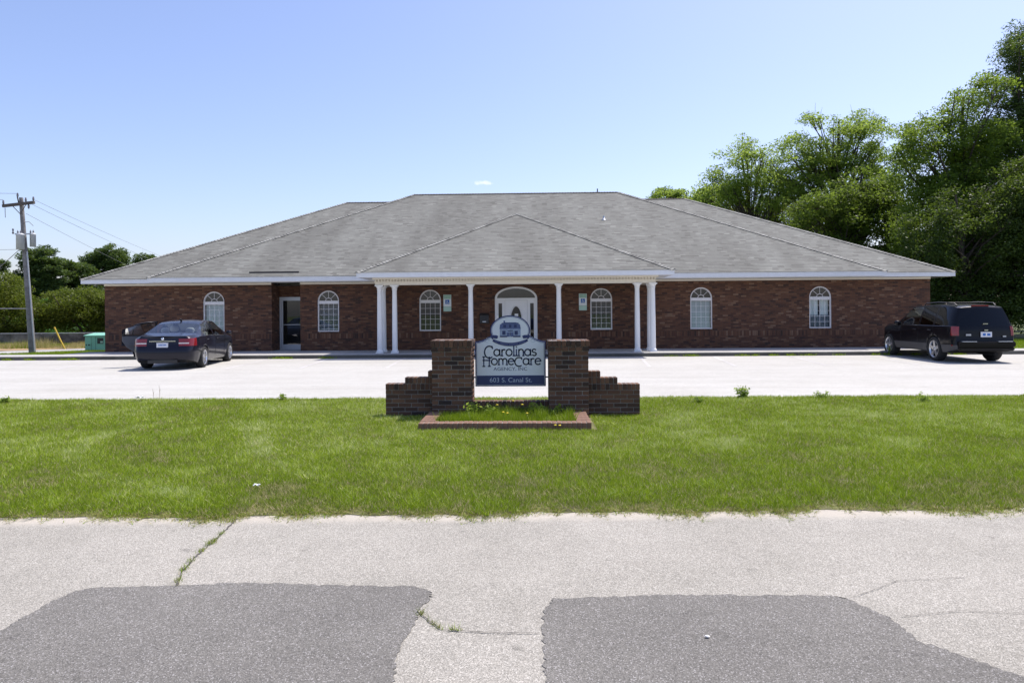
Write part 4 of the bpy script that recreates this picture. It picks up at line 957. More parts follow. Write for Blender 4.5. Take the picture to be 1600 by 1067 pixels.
    for g, fs in faces.items():
        me = bpy.data.meshes.new(g); vs = []; idx = {}; F = []
        for f in fs:
            r = []
            for v in f:
                key = (round(v[0], 4), round(v[1], 4), round(v[2], 4))
                if key not in idx: idx[key] = len(vs); vs.append(key)
                if idx[key] not in r: r.append(idx[key])
            if len(r) >= 3: F.append(r)
        me.from_pydata(vs, [], F); bm = bmesh.new(); bm.from_mesh(me); bmesh.ops.recalc_face_normals(bm, faces=bm.faces)
        if 'light' in g:
            bm.normal_update()
            c0 = Vector((1.4, 0, 0.6))
            s_ = 1 if sum((f.calc_center_median()-c0).dot(f.normal) for f in bm.faces) > 0 else -1
            for v in bm.verts: v.co += v.normal*0.010*s_
        bm.to_mesh(me); bm.free()
        me.polygons.foreach_set('use_smooth', [True]*len(me.polygons)); me.set_sharp_from_angle(angle=R(32))
        out[g] = me
    names = {'body': 'body', 'under': 'underbody', 'cladding': 'lower_cladding', 'windscreen': 'windscreen', 'rear_window': 'rear_window'}
    objs = {}
    for g, me in out.items():
        base = g[:-1] if g[-1] in 'LR' and g not in names else g
        nm = names.get(g, {'tail_light': 'tail_light', 'head_light': 'head_light'}.get(base, 'side_window'))
        if g == 'doorskin': nm = 'open_door'
        if g == 'doorglass': nm = 'door_glass'
        me.name = nm
        mt = mats.get(g) or mats.get(base) or mats['glass']
        me.materials.clear(); me.materials.append(mt)
        objs[g] = link(bpy.data.objects.new(nm, me), root)
    return objs, (xs, V)
def wheel(root, x, y, rw, w, spokes, fat=0.07):
    s = 1 if y > 0 else -1; rr = rw*0.70
    hub = MB().lathe([(0, -0.05), (rr*0.95, -0.05), (rr*0.95, 0.05), (0, 0.05)], (0, 0, 0), 24, 'y').build('wheel', M['rimdark'], root); hub.location = (x, y, rw)
    h = w/2
    MB().lathe([(rr*0.97, -h*0.9), (rr*1.05, -h), (rw*0.93, -h), (rw*0.985, -h*0.8), (rw, -h*0.45), (rw, h*0.45), (rw*0.985, h*0.8), (rw*0.93, h), (rr*1.05, h), (rr*0.97, h*0.9), (rr*0.97, -h*0.9)], (0, 0, 0), 36, 'y').build('tyre', M['tyre'], hub)
    m = MB(); yo = s*h*0.95
    m.lathe([(rr*1.0, s*h*0.2), (rr*1.03, yo), (rr*0.95, yo*1.0), (rr*0.91, s*h*0.45)], (0, 0, 0), 36, 'y')
    for k in range(spokes):
        a = 2*math.pi*(k+0.25)/spokes; c, sn = math.cos(a), math.sin(a)
        def pt(r, t, yy): return (c*r-sn*t, yy, sn*r+c*t)
        f0, f1 = rr*fat*2.4, rr*fat*2.0
        y1, y2 = s*h*0.72, s*h*0.90
        m.add([pt(rr*0.1, -f0, y1), pt(rr*0.95, -f1, y2), pt(rr*0.95, f1, y2), pt(rr*0.1, f0, y1), pt(rr*0.1, -f0, y1-s*.04), pt(rr*0.95, -f1, y2-s*.04), pt(rr*0.95, f1, y2-s*.04), pt(rr*0.1, f0, y1-s*.04)], [(0, 1, 2, 3), (0, 4, 5, 1), (3, 2, 6, 7)])
    m.lathe([(0.0, s*h*0.8), (rr*0.18, s*h*0.78), (rr*0.24, s*h*0.6)], (0, 0, 0), 16, 'y')
    m.build('rim', M['rim'], hub)
def seat(root, x, y, head=True, w=0.48, mat=None):
    m = MB(); m.box((x, y-w/2, 0.42), (x+0.5, y+w/2, 0.58)); b = [(x-0.18, 1.02), (x-0.06, 1.03), (x+0.12, 0.56), (x-0.02, 0.54)]
    m.add([(p[0], y-w/2, p[1]) for p in b]+[(p[0], y+w/2, p[1]) for p in b], [(0, 1, 2, 3), (7, 6, 5, 4), (0, 4, 5, 1), (1, 5, 6, 2), (2, 6, 7, 3), (3, 7, 4, 0)])
    o = m.build('seat', mat or M['seat'], root, True)
    if head:
        hm_ = MB(); n = 12
        for zz, rx in ((1.06, 0.07), (1.10, 0.12), (1.17, 0.135), (1.225, 0.115), (1.25, 0.05)): pass
        prof_ = [(0.0, 1.055), (0.10, 1.065), (0.132, 1.10), (0.135, 1.16), (0.118, 1.215), (0.06, 1.24), (0, 1.245)]
        vs = []; fs = []
        for r_, z in prof_:
            for k in range(n): an = 2*math.pi*k/n; vs.append((x-0.17+0.45*r_*math.cos(an), y+r_*math.sin(an), z))
        for i in range(len(prof_)-1):
            for k in range(n): fs.append((i*n+k, i*n+(k+1) % n, (i+1)*n+(k+1) % n, (i+1)*n+k))
        hm_.add(vs, fs, True); hm_.build('headrest', M['seat'], o)

# --- the sedan
sed = thing('sedan_car', 'dark blue grey sedan car parked with its rear door open', 'car', (-10.71, 20.90, -0.004), R(98.6))
SP = dict(x0=-0.98, x1=3.60, wbase=2.76, Ra=0.355, Rw=0.32, zb=0.19, crown=0.045, bulge=0.07, shear_len=0.55, beltw=0.985,
  shear=([0.2, 0.45, 0.55, 0.70, 0.90, 1.0], [0.10, 0.0, 0.0, 0.075, 0.10, 0.10]),
  ztop=[(-0.98, 0.985), (-0.72, 1.005), (-0.42, 1.025), (-0.30, 1.05), (0.40, 1.345), (0.62, 1.395), (1.0, 1.435), (1.35, 1.44), (1.7, 1.42), (1.88, 1.385), (2.62, 1.02), (2.75, 0.985), (3.15, 0.90), (3.42, 0.80), (3.60, 0.66)],
  belt=[(-0.98, 0.90), (-0.4, 0.945), (0.4, 0.955), (1.5, 0.925), (2.4, 0.90), (2.75, 0.88), (3.2, 0.80), (3.5, 0.68), (3.60, 0.58)],
  wb=[(-0.98, 0.70), (-0.93, 0.76), (-0.82, 0.82), (-0.55, 0.868), (0.3, 0.885), (2.2, 0.885), (2.8, 0.875), (3.2, 0.84), (3.42, 0.74), (3.54, 0.62), (3.60, 0.50)],
  wr=[(-0.98, 0.62), (-0.6, 0.73), (-0.32, 0.73), (0.1, 0.655), (0.5, 0.585), (1.3, 0.60), (1.85, 0.585), (2.65, 0.735), (3.2, 0.70), (3.45, 0.55), (3.60, 0.40)],
  levels=[0.19, 0.30, 0.42, 0.56, 0.69, 0.77, 0.86], prof=[0.93, 0.965, 0.985, 1.005, 1.012, 1.01, 1.0],
  side=[('rearwin', 0.10, 0.96), ('frontwin', 1.06, 2.18)], screen=(1.90, 2.60), rear=(-0.27, 0.40),
  marks=[0.04, 0.10, 0.96, 1.06, 2.18, 1.90, 2.60, -0.27, 0.40, 1.0, -0.72], doorL=(0.04, 1.0),
  tail_side=lambda x, z0, z1: x < -0.72 and 0.67 < (z0+z1)/2 < 0.90 and z0 > 0.66, tail_rear=lambda y, z: y > 0.40 and 0.685 < z < 0.885, head=lambda y, z: y > 0.3 and 0.5 < z < 0.66)
pc = paint('sedan_paint', (0.012, 0.012, 0.022), 0.3, 0.75, 0.25)
so, _ = make_car(sed, SP, {'body': pc, 'under': M['under'], 'cladding': pc, 'tail_light': M['red'], 'head_light': M['clear'], 'glass': M['carglass'], 'doorskin': pc, 'doorglass': M['carglass']})
for x, y in ((0, 0.775), (0, -0.775), (2.76, 0.775), (2.76, -0.775)): wheel(sed, x, y, 0.32, 0.215, 5, 0.10)
for y in (0.36, -0.36): seat(sed, 1.25, y)
seat(sed, 0.42, 0.0, False, 1.2)
for y in (0.36, -0.36):
    q = MB(); q.lathe([(0.0, 0.0), (0.10, 0.012), (0.13, 0.05), (0.128, 0.10), (0.10, 0.15), (0.05, 0.17), (0, 0.172)], (0, 0, 0), 14); ho_ = q.build('rear_headrest', M['seat'], sed); ho_.location = (0.30, y, 1.03); ho_.scale = (0.5, 1, 1)
q = MB(); q.box((2.25, -0.66, 0.62), (2.6, 0.66, 0.95)); q.box((-0.35, -0.62, 0.60), (0.2, 0.62, 0.965)); q.build('dashboard_shelf', M['trim'], sed)
q = MB(); q.box((0.40, -0.70, 0.16), (2.36, 0.70, 0.44)); q.box((-0.85, -0.62, 0.20), (-0.36, 0.62, 0.5)); q.box((-0.30, -0.55, 0.24), (0.30, 0.55, 0.6)); q.build('floor_pan', M['under'], sed)
# rear dressing: plate, chrome strip, bumper insert, reflectors
q = MB(); q.box((-1.0, -0.155, 0.655), (-0.955, 0.155, 0.79)); pl_ = q.build('licence_plate', M['plate'], sed)
q = MB(); 
for k in range(6): q.box((-1.0015, -0.11+k*0.037, 0.70), (-1.0002, -0.088+k*0.037, 0.752))
q.build('plate_marks', M['sblue'], pl_)
q = MB(); q.box((-0.985, -0.36, 0.822), (-0.93, 0.36, 0.842)); q.build('chrome_strip', M['chrome'], sed)
q = MB(); q.box((-1.0, -0.40, 0.20), (-0.90, 0.40, 0.30)); q.build('bumper_insert', M['trim'], sed)
for y in (0.58, -0.58):
    q = MB(); q.box((-0.972, y-0.14, 0.756), (-0.955, y+0.14, 0.788)); q.build('reversing_light', M['clear'], sed)
q = MB(); q.lathe([(0.0, 0.0), (0.042, 0.0), (0.042, 0.012), (0.0, 0.012)], (0, 0, 0), 16, 'y'); bo = q.build('badge', M['chrome'], sed); bo.rotation_euler = (0, 0, R(90)); bo.location = (-0.962, 0, 0.90)
q = MB(); q.tube([(0.62, 0, 1.40), (0.55, 0, 1.455), (0.50, 0, 1.46)], [0.03, 0.02, 0.006], 8); q.build('roof_antenna', M['trim'], sed)
for s_ in (1, -1):
    q = MB(); q.tube([(2.16, s_*0.87, 0.95), (2.17, s_*0.94, 0.965)], 0.02, 6); vs = []
    for dx, w_ in ((-0.05, 0.85), (0.03, 1.0), (0.10, 0.6)):
        for a in range(8): an = a*math.pi/4; vs.append((2.15+dx, s_*1.0+0.09*w_*math.cos(an), 1.0+0.065*w_*math.sin(an)))
    q.add(vs, [(i*8+k, i*8+(k+1) % 8, (i+1)*8+(k+1) % 8, (i+1)*8+k) for i in range(2) for k in range(8)]+[tuple(range(8)), tuple(range(16, 24))], True); q.build('mirror', pc, sed, True)
for x in (0.14, 1.12):
    q = MB(); q.tube([(x, -0.895, 0.845), (x+0.1, -0.918, 0.85), (x+0.19, -0.898, 0.85)], 0.013, 8); q.build('door_handle', pc, sed)
q = MB(); q.tube([(0.06, -0.872, 0.962), (0.6, -0.876, 0.960), (1.4, -0.874, 0.940), (2.15, -0.868, 0.918)], 0.008, 6); q.build('chrome_trim', M['chrome'], sed)
for xx in (0.04, 1.02, 2.02):                      # door shut lines on the near flank
    q = MB(); q.tube([(xx, -0.880, 0.93), (xx+0.01, -0.897, 0.75), (xx+0.02, -0.892, 0.56), (xx+0.05, -0.868, 0.32)], 0.0035, 4, False); q.build('shut_line', M['trim'], sed)
# swing the near-side rear door open about its front edge
dsk = so['doorskin']; dgl = so['doorglass']
hinge = Vector((1.0, 0.87, 0))
rot = Matrix.Translation(hinge) @ Matrix.Rotation(R(-62), 4, 'Z') @ Matrix.Translation(-hinge)
for o in (dsk, dgl): o.data.transform(rot)
dgl.parent = dsk
cl = MB(); inner = [(0.96, 0.80, 0.26), (0.50, 0.80, 0.30), (0.36, 0.80, 0.46), (0.16, 0.80, 0.62), (0.05, 0.80, 0.80), (0.05, 0.80, 0.94), (0.98, 0.80, 0.93)]
cl.poly(inner); cl.add([(a, 0.80, c) for a, b, c in inner]+[(a, 0.87, c) for a, b, c in inner], [(i, (i+1) % 7, 7+(i+1) % 7, 7+i) for i in range(7)])
cl.box((0.25, 0.75, 0.66), (0.85, 0.80, 0.70)); co_ = cl.build('door_trim', M['greytrim'], dsk); co_.data.transform(rot)
fr_ = MB(); fr_.tube([(0.06, 0.83, 0.95), (0.14, 0.77, 1.12), (0.42, 0.67, 1.29), (0.72, 0.64, 1.355), (0.97, 0.63, 1.37), (0.98, 0.83, 0.95)], 0.028, 8); fr_.tube([(0.33, 0.83, 0.95), (0.36, 0.70, 1.25)], 0.014, 6); fr_.tube([(0.05, 0.83, 0.948), (0.98, 0.83, 0.94)], 0.02, 6)
fo_ = fr_.build('window_frame', M['trim'], dsk); fo_.data.transform(rot)

# --- the sport utility vehicle
suv = thing('suv_car', 'black sport utility vehicle with grey lower cladding and roof rack', 'car', (13.23, 21.83, -0.004), R(88.2))
UP = dict(x0=-1.06, x1=3.70, wbase=2.87, Ra=0.42, Rw=0.372, zb=0.30, crown=0.05, bulge=0.055, shear_len=0.75, beltw=0.985,
  shear=([0.3, 0.62, 0.66, 1.06, 1.75], [0.04, 0.0, 0.05, 0.08, 0.33]),
  ztop=[(-1.06, 1.665), (-0.85, 1.70), (-0.3, 1.735), (0.8, 1.745), (1.45, 1.72), (1.70, 1.67), (2.42, 1.19), (2.55, 1.15), (3.1, 1.10), (3.45, 1.03), (3.62, 0.92), (3.70, 0.78)],
  belt=[(-1.06, 1.07), (2.3, 1.07), (2.6, 1.06), (3.1, 1.0), (3.5, 0.90), (3.70, 0.70)],
  wb=[(-1.06, 0.80), (-1.0, 0.85), (-0.85, 0.90), (-0.5, 0.925), (2.6, 0.925), (3.2, 0.90), (3.5, 0.80), (3.64, 0.68), (3.70, 0.58)],
  wr=[(-1.06, 0.63), (-0.6, 0.67), (1.2, 0.68), (1.70, 0.66), (2.45, 0.80), (3.2, 0.78), (3.5, 0.66), (3.70, 0.48)],
  levels=[0.30, 0.42, 0.53, 0.66, 0.80, 0.93], prof=[0.95, 0.985, 0.99, 1.0, 1.008, 1.005], clad=2,
  side=[('quarter', -0.72, -0.02), ('rearwin', 0.10, 0.84), ('frontwin', 0.95, 1.95)], screen=(1.72, 2.40), rear=None, rear_cap=True,
  marks=[-0.72, -0.02, 0.10, 0.84, 0.95, 1.95, 1.72, 2.40, -0.93],
  tail_side=lambda x, z0, z1: x < -0.93 and z0 > 0.78 and z1 < 1.08, tail_rear=lambda y, z: y > 0.70 and 0.80 < z < 1.066, head=lambda y, z: y > 0.35 and 0.7 < z < 0.85)
pk = paint('suv_paint', (0.0025, 0.0025, 0.005), 0.35, 0.55, 0.0); M['clad'] = plain('suv_cladding', (0.06, 0.06, 0.066), 0.5, 0.1, 0.05, spec=0.3)
uo, _ = make_car(suv, UP, {'body': pk, 'under': M['under'], 'cladding': M['clad'], 'tail_light': M['red'], 'head_light': M['clear'], 'glass': M['tint'], 'frontwin': M['carglass'], 'windscreen': M['carglass'], 'rear_window': M['tint']})
for x, y in ((0, 0.80), (0, -0.80), (2.87, 0.80), (2.87, -0.80)): wheel(suv, x, y, 0.372, 0.245, 5, 0.085)
for y in (0.38, -0.38): seat(suv, 1.15, y, False, 0.48, M['trim'])
q = MB(); q.box((-0.9, -0.75, 0.34), (-0.46, 0.75, 0.62)); q.box((0.46, -0.80, 0.28), (2.4, 0.80, 0.55)); q.box((-0.46, -0.5, 0.33), (0.46, 0.5, 0.8)); q.box((2.1, -0.7, 0.8), (2.45, 0.7, 1.06)); q.tube([(-0.95, -0.35, 0.27), (-0.5, -0.33, 0.25), (0.2, -0.3, 0.3)], 0.05, 8); q.tube([(-0.3, -0.7, 0.33), (-0.02, 0.0, 0.30), (-0.3, 0.7, 0.33)], 0.07, 8); q.build('floor_pan', M['under'], suv)
for s_ in (1, -1):
    q = MB(); q.tube([(-0.60, s_*0.55, 1.68), (-0.48, s_*0.56, 1.755), (0.3, s_*0.57, 1.79), (1.05, s_*0.56, 1.765), (1.2, s_*0.555, 1.69)], 0.018, 8); q.build('roof_rail', M['trim'], suv)
    q = MB(); vs = []
    for dx, w_ in ((-0.06, 0.85), (0.04, 1.0), (0.13, 0.6)):
        for a in range(8): an = a*math.pi/4; vs.append((1.98+dx, s_*1.03+0.11*w_*math.cos(an), 1.13+0.085*w_*math.sin(an)))
    q.add(vs, [(i*8+k, i*8+(k+1) % 8, (i+1)*8+(k+1) % 8, (i+1)*8+k) for i in range(2) for k in range(8)]+[tuple(range(8)), tuple(range(16, 24))], True); q.tube([(2.0, s_*0.9, 1.09), (2.0, s_*1.0, 1.11)], 0.025, 6); q.build('mirror', pk, suv, True)
for x in (-0.1, 0.75): q = MB(); q.tube([(x, -0.56, 1.775), (x, 0.56, 1.775)], 0.013, 8); q.build('rack_crossbar', M['trim'], suv)
q = MB(); q.box((-0.80, -0.24, 1.655), (-0.765, 0.24, 1.69)); q.build('brake_light', M['red'], suv)
q = MB(); q.box((-1.092, -0.155, 0.76), (-1.075, 0.155, 0.91)); pl_ = q.build('licence_plate', M['plate'], suv)
q = MB(); q.box((-1.0935, 0.02, 0.80), (-1.0925, 0.10, 0.87)); q.box((-1.0935, -0.11, 0.80), (-1.0925, -0.02, 0.865)); q.build('plate_marks', M['sblue'], pl_)
q = MB(); q.box((-1.05, -0.07, 1.135), (-1.02, 0.07, 1.155)); q.build('wiper_washer', M['chrome'], suv)
q = MB(); q.box((-1.088, -0.05, 0.945), (-1.07, 0.05, 0.975)); q.build('badge', M['chrome'], suv)
q = MB(); q.box((-1.076, 0.42, 0.80), (-1.06, 0.56, 0.85)); q.build('side_badge', M['galv'], suv)
q = MB(); q.box((-1.076, -0.56, 0.76), (-1.06, -0.47, 0.80)); q.build('side_badge', M['galv'], suv)
q = MB(); q.box((-1.15, -0.80, 0.47), (-1.03, 0.80, 0.635)); q.box((-1.13, -0.78, 0.36), (-1.03, 0.78, 0.47)); bp = q.build('rear_bumper', pk, suv); bm = bmesh.new(); bm.from_mesh(bp.data); bmesh.ops.bevel(bm, geom=list(bm.edges), offset=0.03, segments=3, affect='EDGES'); bm.to_mesh(bp.data); bm.free()
q = MB(); q.box((-1.155, 0.30, 0.622), (-1.05, 0.70, 0.642)); q.box((-1.155, -0.70, 0.622), (-1.05, -0.30, 0.642)); q.build('bumper_step', M['galv'], suv)
q = MB(); q.box((-0.98, 0.89, 0.50), (-0.93, 0.906, 0.54)); q.build('side_marker', M['red'], suv)
for x in (0.12, 1.0): q = MB(); q.tube([(x, 0.925, 0.94), (x+0.1, 0.955, 0.945), (x+0.2, 0.925, 0.945)], 0.015, 8); q.build('door_handle', pk, suv)
for xx in (0.03, 0.90, 1.98): q = MB(); q.tube([(xx, 0.915, 1.06), (xx+0.01, 0.934, 0.80), (xx+0.02, 0.928, 0.56)], 0.004, 4, False); q.build('shut_line', M['trim'], suv)

# ------------------------------------------------------------------ trees
M['bark'] = plain('bark', (0.075, 0.060, 0.048), 0.95, 0, 0.35, 6)
LG = {
 'pecan': leafmat('pecan_leaves', [(0, (0.10, 0.165, 0.024)), (0.5, (0.175, 0.26, 0.04)), (1, (0.27, 0.35, 0.075))], 0.58, tc=(0.42, 0.55, 0.09), tm=0.6),
 'oak': leafmat('oak_leaves', [(0, (0.055, 0.10, 0.015)), (0.5, (0.10, 0.165, 0.022)), (1, (0.17, 0.245, 0.038))], 0.54, tc=(0.34, 0.47, 0.05), tm=0.55),
 'mid': leafmat('mid_leaves', [(0, (0.048, 0.085, 0.014)), (0.5, (0.085, 0.135, 0.021)), (1, (0.145, 0.20, 0.036))], 0.5, tc=(0.27, 0.38, 0.045), tm=0.5),
 'olive': leafmat('olive_leaves', [(0, (0.080, 0.098, 0.020)), (0.5, (0.125, 0.148, 0.026)), (1, (0.18, 0.205, 0.045))], 0.5, tc=(0.32, 0.38, 0.05), tm=0.5),
 'dark': leafmat('dark_leaves', [(0, (0.028, 0.050, 0.013)), (0.5, (0.055, 0.090, 0.020)), (1, (0.105, 0.15, 0.038))], 0.40),
 'pine': leafmat('pine_needles', [(0, (0.036, 0.066, 0.022)), (0.5, (0.068, 0.112, 0.032)), (1, (0.12, 0.17, 0.05))], 0.38),
 'vine': leafmat('vine_leaves', [(0, (0.040, 0.12, 0.020)), (0.5, (0.065, 0.18, 0.028)), (1, (0.10, 0.25, 0.04))], 0.40),
 'shrub': leafmat('shrub_leaves', [(0, (0.060, 0.085, 0.012)), (0.5, (0.105, 0.132, 0.016)), (1, (0.165, 0.19, 0.03))], 0.4),
}
def leaf_cloud(cl, per, size, asp=0.5, flat=0.6, droop=0.3, rng=RNG):
    """cl (n,4): clump centres and radii -> leaf quads"""
    cl = np.asarray(cl); n = len(cl); cnt = np.maximum(6, (per*(cl[:, 3]/cl[:, 3].mean())**2).astype(int)); idx = np.repeat(np.arange(n), cnt); N = len(idx)
    d = rng.normal(size=(N, 3)); d /= np.linalg.norm(d, axis=1)[:, None]; r = rng.random(N)**0.45
    c = cl[idx, :3]+d*r[:, None]*cl[idx, 3][:, None]*np.array([1, 1, flat]); c[:, 2] -= 0.25*flat*cl[idx, 3]*r**2*(np.abs(d[:, 0])+np.abs(d[:, 1]))*0.5
    a = rng.normal(size=(N, 3)); a[:, 2] = a[:, 2]*0.5-droop; a /= np.linalg.norm(a, axis=1)[:, None]
    b = np.cross(a, rng.normal(size=(N, 3))*0.75+np.array([0, 0, 0.85])); b /= np.linalg.norm(b, axis=1)[:, None]
    s = size*rng.uniform(0.6, 1.35, N)[:, None]
    V = np.stack([c-a*s*0.5, c+b*s*asp*0.5-a*s*0.08, c+a*s*0.5, c-b*s*asp*0.5-a*s*0.08], 1).reshape(-1, 3)
    F = np.arange(N*4).reshape(-1, 4)
    tint = np.clip(0.5+rng.normal(size=N)*0.20+(rng.random(n)-0.5)[idx]*0.5, 0, 1)
    return V, F, tint
def sample_env(envs, n, rmin, rmax, rng, shell=0.55):
    out = []; vol = np.array([e[3]*e[4]*e[5] for e in envs]); vol = vol/vol.sum()
    for k in range(n):
        e = envs[rng.choice(len(envs), p=vol)]; d = rng.normal(size=3); d /= np.linalg.norm(d); r = rng.uniform(shell**3, 1)**(1/3)
        out.append((e[0]+d[0]*e[3]*r, e[1]+d[1]*e[4]*r, e[2]+d[2]*e[5]*r, rng.uniform(rmin, rmax)))
    return np.array(out)
def tree(name, label, cat, base, envs, n, rr, per, leaf, mat, seed, trunk_r=0.28, group=None, asp=0.5, flat=0.6, stems=1, shell=0.5, limbs=30, droop=0.3, fork=0.35):
    rng = np.random.default_rng(seed); t = thing(name, label, cat, base, 0, group)
    b = np.array(base); env = [tuple(np.array(e[:3])-b)+tuple(e[3:]) for e in envs]
    cl = sample_env(env, n, rr[0], rr[1], rng, shell)
    top = max(e[2]+e[5]*0.6 for e in env); cxy = np.mean([e[:2] for e in env], 0); m = MB()
    paths = []
    for s in range(stems):
        off = rng.normal(size=2)*(0.25 if stems > 1 else 0.0); p = []
        tgt = cxy+(rng.normal(size=2)*1.0 if stems > 1 else 0)
        for k in range(7): f = k/6; p.append(Vector((off[0]+tgt[0]*f**1.4+0.15*math.sin(f*5+seed+s), off[1]+tgt[1]*f**1.4+0.12*math.cos(f*4+seed), top*f)))
        rs = trunk_r/math.sqrt(stems); m.tube(p, [rs*(1.25 if k == 0 else 1-0.13*k) for k in range(7)], 9); paths.append((p, rs))
    order = rng.permutation(len(cl))[:limbs]
    for i in order:
        p, rs = paths[rng.integers(len(paths))]; c = Vector(cl[i, :3]); f = min(0.95, max(fork*0.6, (c.z/top)*0.75-0.12+rng.uniform(-.08, .08))); k = f*6; k0 = int(k); st = p[k0].lerp(p[min(6, k0+1)], k-k0)
        mid = st.lerp(c, 0.5)+Vector((rng.normal()*0.25, rng.normal()*0.25, 0.35)); r0 = rs*(1-0.13*k)*0.5
        m.tube([st, st.lerp(mid, 0.55)+Vector((0, 0, 0.1)), mid, c.lerp(mid, 0.4), c], [r0, r0*0.8, r0*0.6, r0*0.4, r0*0.2], 6, False)
        for q in range(3):
            e = c+Vector(rng.normal(size=3))*cl[i, 3]*0.6; m.tube([c.lerp(mid, 0.35), e], [r0*0.3, r0*0.08], 4, False)
    m.build('trunk', M['bark'], t)
    V, F, ti = leaf_cloud(cl, per, leaf, asp, flat, droop, rng); np_mesh('crown', V, F, LG[mat], t, ti)
    return t
g_r = 'trees behind and beside the building on the right'
tree('pecan_tree', 'airy light green tree leaning left above the roof, leftmost of the tall ones', 'tree', (18.6, 57, -0.06), [(16.8, 56, 12.6, 2.4, 2.2, 2.6), (18.6, 56.5, 11.2, 2.4, 2.4, 2.6), (15.1, 56, 11.2, 1.7, 1.6, 1.5)], 150, (0.55, 1.1), 125, 0.20, 'pecan', 1, 0.24, g_r, 0.42, 0.55, 1, 0.35, 60)
tree('pecan_tree', 'tall airy light green tree with the highest rounded crown behind the roof', 'tree', (25.2, 58, -0.06), [(23.6, 57.5, 14.6, 2.4, 2.2, 2.9), (26.8, 58, 15.2, 2.3, 2.2, 2.7), (21.2, 57, 12.9, 2.2, 2.0, 2.5), (29.0, 58, 13.4, 2.0, 2.0, 2.7), (24.6, 58, 10.8, 4.4, 3, 3.2)], 400, (0.55, 1.1), 125, 0.21, 'pecan', 2, 0.34, g_r, 0.42, 0.55, 1, 0.3, 120)
tree('broadleaf_tree', 'dense mid green tree low behind the roof slope under the airy crowns', 'tree', (22.4, 51, -0.06), [(20.6, 50.5, 7.4, 3.0, 2.4, 2.6), (24.4, 51, 7.0, 3.0, 2.6, 4.4), (22.0, 50.6, 9.0, 1.6, 1.6, 1.9), (24.6, 51, 10.2, 1.5, 1.5, 1.7), (26.6, 51.5, 9.2, 1.6, 1.6, 2.2)], 300, (0.5, 1.1), 140, 0.19, 'mid', 3, 0.26, g_r, 0.5, 0.6, 1, 0.35, 50)
tree('broadleaf_tree', 'olive green bushy tree just above the roof slope left of the airy trees', 'tree', (18.5, 63, -0.06), [(17.0, 62, 9.6, 2.2, 2.0, 2.7), (20.6, 62.5, 8.6, 2.8, 2.0, 2.8), (23.5, 62.5, 8.4, 2.4, 2.0, 3.0)], 190, (0.5, 1.0), 160, 0.19, 'olive', 4, 0.22, g_r, 0.45, 0.6, 1, 0.4, 30)
tree('broadleaf_tree', 'small bright green tree top peeking over the right end of the ridge', 'tree', (15.0, 76, -0.06), [(14.4, 75.5, 12.0, 2.0, 1.8, 3.0), (17.2, 76, 12.2, 2.4, 1.8, 3.0), (19.0, 76, 12.4, 2.2, 1.8, 3.0)], 190, (0.5, 1.0), 150, 0.24, 'pecan', 5, 0.22, g_r, 0.5, 0.65, 1, 0.4, 20)
tree('broadleaf_tree', 'tall mid green tree between the airy crowns and the pine at the picture edge', 'tree', (27.0, 45.5, -0.06), [(25.2, 45, 10.6, 2.4, 2.2, 3.6), (28.2, 45, 12.9, 2.4, 2.4, 3.4), (26.6, 45, 7.0, 3.6, 2.6, 4.2), (30.2, 46, 9.0, 2.8, 2.6, 5.0)], 620, (0.5, 1.0), 145, 0.17, 'oak', 6, 0.32, g_r, 0.5, 0.6, 1, 0.3, 80)
tree('pine_tree', 'tall dark pine rising highest at the picture edge beside the building', 'tree', (33.0, 47, -0.06), [(32.0, 46.6, 17.0, 2.2, 2.2, 2.6), (33.6, 47, 18.0, 2.2, 2.2, 3.2), (31.2, 46.6, 14.0, 1.9, 1.9, 1.8), (33.2, 47, 12.0, 3.0, 2.6, 4.2)], 330, (0.45, 0.9), 130, 0.24, 'pine', 7, 0.30, g_r, 0.24, 0.7, 1, 0.2, 90, -0.3)
tree('broadleaf_tree', 'dense dark low-branched tree behind the black vehicle', 'tree', (25.0, 40.5, -0.06), [(24.4, 40, 5.0, 3.4, 2.4, 3.4), (27.6, 40, 5.4, 2.8, 2.4, 4.6), (22.6, 41, 3.2, 1.9, 1.8, 2.6), (25.6, 40, 2.0, 3.6, 2, 2.0)], 620, (0.5, 1.0), 160, 0.15, 'dark', 8, 0.28, g_r, 0.5, 0.6, 2, 0.3, 60)
tree('broadleaf_tree', 'dense dark green tree cut by the picture edge beside the black vehicle', 'tree', (31.0, 39.5, -0.06), [(30.6, 39.5, 6.0, 3.2, 2.8, 5.6), (32.6, 40, 8.0, 2.8, 2.6, 4.0)], 430, (0.5, 1.0), 150, 0.16, 'dark', 9, 0.30, g_r, 0.5, 0.6, 1, 0.3, 50)
tree('broadleaf_tree', 'shaded dark green tree filling the gap behind the building corner', 'tree', (24.5, 52, -0.06), [(22.8, 52, 3.4, 3.6, 2, 3.4), (28.0, 53, 4.2, 4.6, 2, 4.2), (34, 52, 5.5, 4.0, 2, 5.5)], 240, (0.6, 1.2), 230, 0.24, 'dark', 10, 0.24, g_r, 0.5, 0.65, 2, 0.2, 30)
g_p = 'pine trees beyond the bushes on the left'
def pine(label, base, envs, n, seed, leaf=0.42): tree('pine_tree', label, 'tree', base, envs, n, (0.45, 0.9), 150, leaf*0.85, 'pine', seed, 0.26, g_p, 0.30, 0.62, 1, 0.2, 50, 0.0, 0.5)
pine('dark pine cut by the picture edge left of the utility pole', (-63.5, 81, -0.06), [(-63.0, 80, 7.0, 2.4, 2.0, 2.0), (-63.6, 80, 4.6, 2.6, 2, 1.6)], 110, 21)
